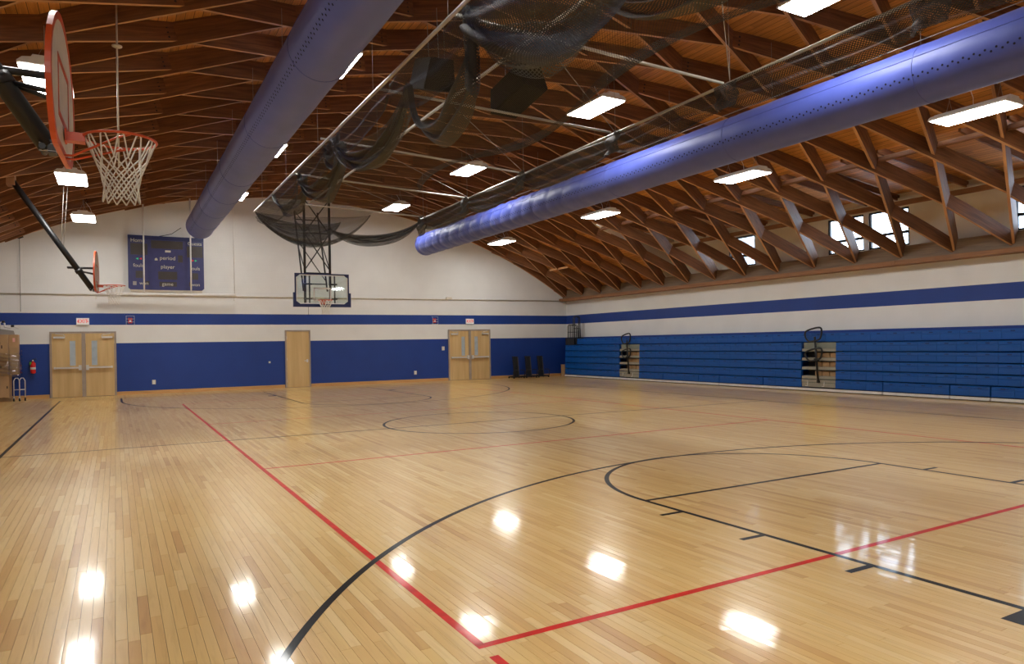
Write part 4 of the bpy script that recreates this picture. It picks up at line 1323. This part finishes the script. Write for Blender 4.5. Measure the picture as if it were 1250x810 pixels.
# stowed end rails on the far end of the bleachers
bxr = thing('rail_bin', 'black bin holding folded rails on the far end of bleachers', 'bin', (XB+.2, 22.5, 1.385))
obj('bin_shell', MB().box((XB+.05, 22.17, 1.386), (XB+.08, 22.88, 1.70)).box((XB+.05, 22.85, 1.386), (XB+.5, 22.88, 1.70)).box((XB+.05, 22.17, 1.386), (XB+.5, 22.20, 1.70)).box((XB+.47, 22.2, 1.386), (XB+.5, 22.85, 1.70)), BLACKP, bxr)
obj('bin_floor', MB().box((XB+.08, 22.2, 1.386), (XB+.47, 22.85, 1.41)), BLACKP, bxr)
for k in range(6):
    y = 22.79-.105*k; hgt = 2.27+.0*k if k < 4 else 2.62
    x0 = XB+.12
    if k < 4:
        mb = MB().tube([(x0, y, 1.42), (x0, y, hgt-.06), (x0+.05, y, hgt), (x0+.25, y, hgt), (x0+.30, y, hgt-.06), (x0+.30, y, 1.42)], .019, 8)
        mb.tube([(x0, y, 1.95), (x0+.30, y, 1.95)], .014, 6)
    else:
        mb = MB().tube([(x0, y, 1.42), (x0+.02, y+.02, hgt-.06), (x0+.07, y+.02, hgt), (x0+.25, y+.02, hgt), (x0+.30, y+.02, hgt-.06), (x0+.30, y, 1.42)], .021, 8)
        mb.tube([(x0+.01, y+.01, 2.1), (x0+.30, y+.01, 2.1)], .014, 6)
    lbs = ('short black tube rail nearest the far wall in the bin on the bleachers', 'short black tube rail, second from the far wall, in the bleacher bin',
           'short black tube rail, third from the far wall, in the bleacher bin', 'short black tube rail just beside the tall rails in the bleacher bin',
           'tall black tube rail next to the short rails in the bleacher bin', 'tall black tube rail closest to the upper blue bleacher row')[k]
    tag(obj('guard_rail', mb, BLACK, None, loc=(x0+.15, y, 1.42)), lbs, 'rail', 'stowed rails in the bleacher bin')

# wooden stop block in the corner
tag(obj('wood_block', MB().box((XB+.10, 23.05, 0), (XB+.34, 23.35, .50)).box((XB+.09, 23.04, .50), (XB+.35, 23.36, .52)), PLY), 'tan wooden box standing between the far wall and bleachers', 'box')

# ---------------------------------------------------------------- black equipment carts by the far wall
def cart(x, y, label):
    r = thing('equipment_stand', label, 'equipment stand', (x, y, 0), 'black stands by the far wall')
    obj('base_frame', MB().beam((x-.27, y-.22, .07), (x+.27, y-.22, .07), .05, .05).beam((x-.27, y+.22, .07), (x+.27, y+.22, .07), .05, .05).beam((x-.24, y-.22, .07), (x-.24, y+.22, .07), .05, .05).beam((x+.24, y-.22, .07), (x+.24, y+.22, .07), .05, .05), BLACK, r)
    for s in (-1, 1):
        obj('side_hoop', MB().tube([(x+s*.27, y-.22, .08), (x+s*.285, y-.22, .30), (x+s*.22, y-.22, .36), (x+s*.05, y-.22, .36)], .016, 6), BLACK, r)
        for q in (-1, 1):
            obj('caster', MB().tube([(x+s*.25-.015, y+q*.22, .035), (x+s*.25+.015, y+q*.22, .035)], .034, 10), RUBBER, r)
    for dx in (-.13, -.045, .04):
        obj('upright', MB().beam((x+dx+.05, y, .09), (x+dx+.01, y+.05, .92), .06, .10, (0,1,0)), BLACKP, r)
    obj('upright_face', MB().beam((x+.10, y-.06, .09), (x+.06, y-.02, .91), .025, .03, (0,1,0)), plain('dark_grey_steel', (.07,.07,.075), .4), r)
    obj('top_cap', MB().box((x-.155, y-.0, .915), (x+.085, y+.12, .94)), BLACK, r)
for k, (x, y, wd) in enumerate(((13.42, 23.2, 'leftmost black upright equipment stand on casters against the blue wall'), (14.05, 23.22, 'middle black upright equipment stand on casters against the blue wall'), (14.68, 23.24, 'black upright equipment stand on casters closest to the bleachers'))):
    cart(x, y, wd)

# ---------------------------------------------------------------- cardboard boxes on the left
def carton(a, b, label, marks=()):
    r = thing('cardboard_box', label, 'box', ((a[0]+b[0])/2, (a[1]+b[1])/2, a[2]), 'cartons stacked at the left')
    mb = MB().box(a, b)
    obj('carton', mb, CARD, r)
    obj('tape', MB().box((a[0]-.001, (a[1]+b[1])/2-.03, b[2]-.001), (b[0]+.001, (a[1]+b[1])/2+.03, b[2]+.001)), CARD2, r)
    for (x0, z0, x1, z1) in marks:
        obj('printed_mark', MB().box((x0, a[1]-.0015, z0), (x1, a[1]-.0002, z1)), INK, r)
    return r
YB = 22.75
pal = thing('pallet', 'low wooden pallet under the stacked cartons at left', 'pallet', (-4.9, 23.1, 0))
for z0, z1, ys_ in ((0.0, .03, (22.85, 23.15, 23.42)),):
    for yy in ys_: obj('bearer', MB().box((-5.6, yy, .0), (-4.33, yy+.09, .10)), PLY, pal)
for k in range(6): obj('slat', MB().box((-5.6+.215*k, 22.80, .10), (-5.6+.215*k+.16, 23.55, .12)), PLY, pal)
carton((-5.6, YB, .122), (-4.38, 23.45, .80), 'largest cardboard carton, lowest of the wrapped stack at left', ((-4.44, .40, -4.41, .47),))
carton((-5.6, YB, .802), (-4.40, 23.45, 1.42), 'cardboard carton in the middle of the wrapped stack at left', ((-4.62, 1.02, -4.55, 1.08),))
carton((-5.6, YB, 1.422), (-4.40, 23.45, 2.02), 'cardboard carton on top of the wrapped stack at left', ((-4.68, 1.72, -4.58, 1.80), (-4.56, 1.60, -4.53, 1.70)))
carton((-4.375, 22.95, .80), (-4.17, 23.45, 1.62), 'narrow upright carton leaning beside the wrapped stack', ())
carton((-4.395, 23.0, 1.622), (-4.17, 23.45, 2.02), 'small carton with a red label beside the top carton', ())
tag(obj('paper_label', MB().box((-4.30, 22.997, 1.80), (-4.24, 22.9995, 1.92)), plain('label_pink', (.7,.35,.30), .6)), 'small white and red paper label on the narrow upper carton', 'label')
# stretch wrap
wm = MB(); rr = random.Random(4)
pts = [(-5.62, 22.70), (-5.0, 22.69), (-4.36, 22.70), (-4.12, 22.90), (-4.10, 23.2), (-4.12, 23.50)]
def wrapf(u, v):
    f = u*(len(pts)-1); i = min(int(f), len(pts)-2); t = f-i
    x = pts[i][0]+(pts[i+1][0]-pts[i][0])*t; y = pts[i][1]+(pts[i+1][1]-pts[i][1])*t
    z = .78+.72*v
    n = .016*math.sin(23*u+9*v)+.014*math.sin(41*v+13*u+2)+.010*rr.uniform(-1, 1)
    return (x+n*.6, y+n, z+.04*math.sin(9*u))
wm.grid(wrapf, 46, 30)
tag(obj('stretch_wrap', wm, CLEARWRAP), 'crinkled clear plastic wrap around the cardboard stack', 'plastic wrap')
# white folding chair frames with casters leaning beside the boxes
r = thing('folded_cart', 'folded grey steel cart with casters standing beside the wrapped cartons', 'cart', (-4.2, 22.9, 0))
for x in (-4.27, -4.13):
    obj('side_frame', MB().tube([(x, 22.82, .10), (x, 22.82, .62), (x+.04, 22.84, .70), (x+.10, 22.86, .70), (x+.14, 22.86, .62), (x+.14, 22.86, .12)], .013, 8), STEEL, r)
    obj('caster', MB().tube([(x-.018, 22.82, .05), (x+.018, 22.82, .05)], .05, 12), RUBBER, r)
    obj('caster', MB().tube([(x+.12, 22.86, .05), (x+.156, 22.86, .05)], .05, 12), RUBBER, r)
    obj('caster_fork', MB().box((x-.024, 22.80, .05), (x+.024, 22.84, .12)), STEEL, r)
obj('cross_rail', MB().tube([(-4.27, 22.82, .35), (-3.99, 22.86, .35)], .012, 6), ALU, r)
# bracket thing lying on top
r = thing('metal_bracket', 'grey metal fitting with dark knobs lying on top of the cartons', 'fitting', (-4.5, 23.1, 2.021))
obj('plate', MB().prism([(-4.72, 23.05, 2.022), (-4.25, 23.05, 2.022), (-4.28, 23.05, 2.14), (-4.62, 23.05, 2.20)], (0, .12, 0)), plain('grey_metal', (.30,.28,.26), .5, .3), r)
obj('hook', MB().tube([(-4.62, 23.08, 2.15), (-4.62, 23.08, 2.38), (-4.56, 23.08, 2.42), (-4.50, 23.08, 2.36), (-4.50, 23.08, 2.26), (-4.36, 23.08, 2.22), (-4.30, 23.08, 2.28), (-4.14, 23.08, 2.20)], .024, 8), STEEL, r)
for x, z in ((-4.53, 2.41), (-4.30, 2.28)):
    obj('knob', MB().lathe([(.02,-.03),(.045,-.02),(.045,.03),(.02,.04)], (x, 23.06, z), 10), BLACK, r)
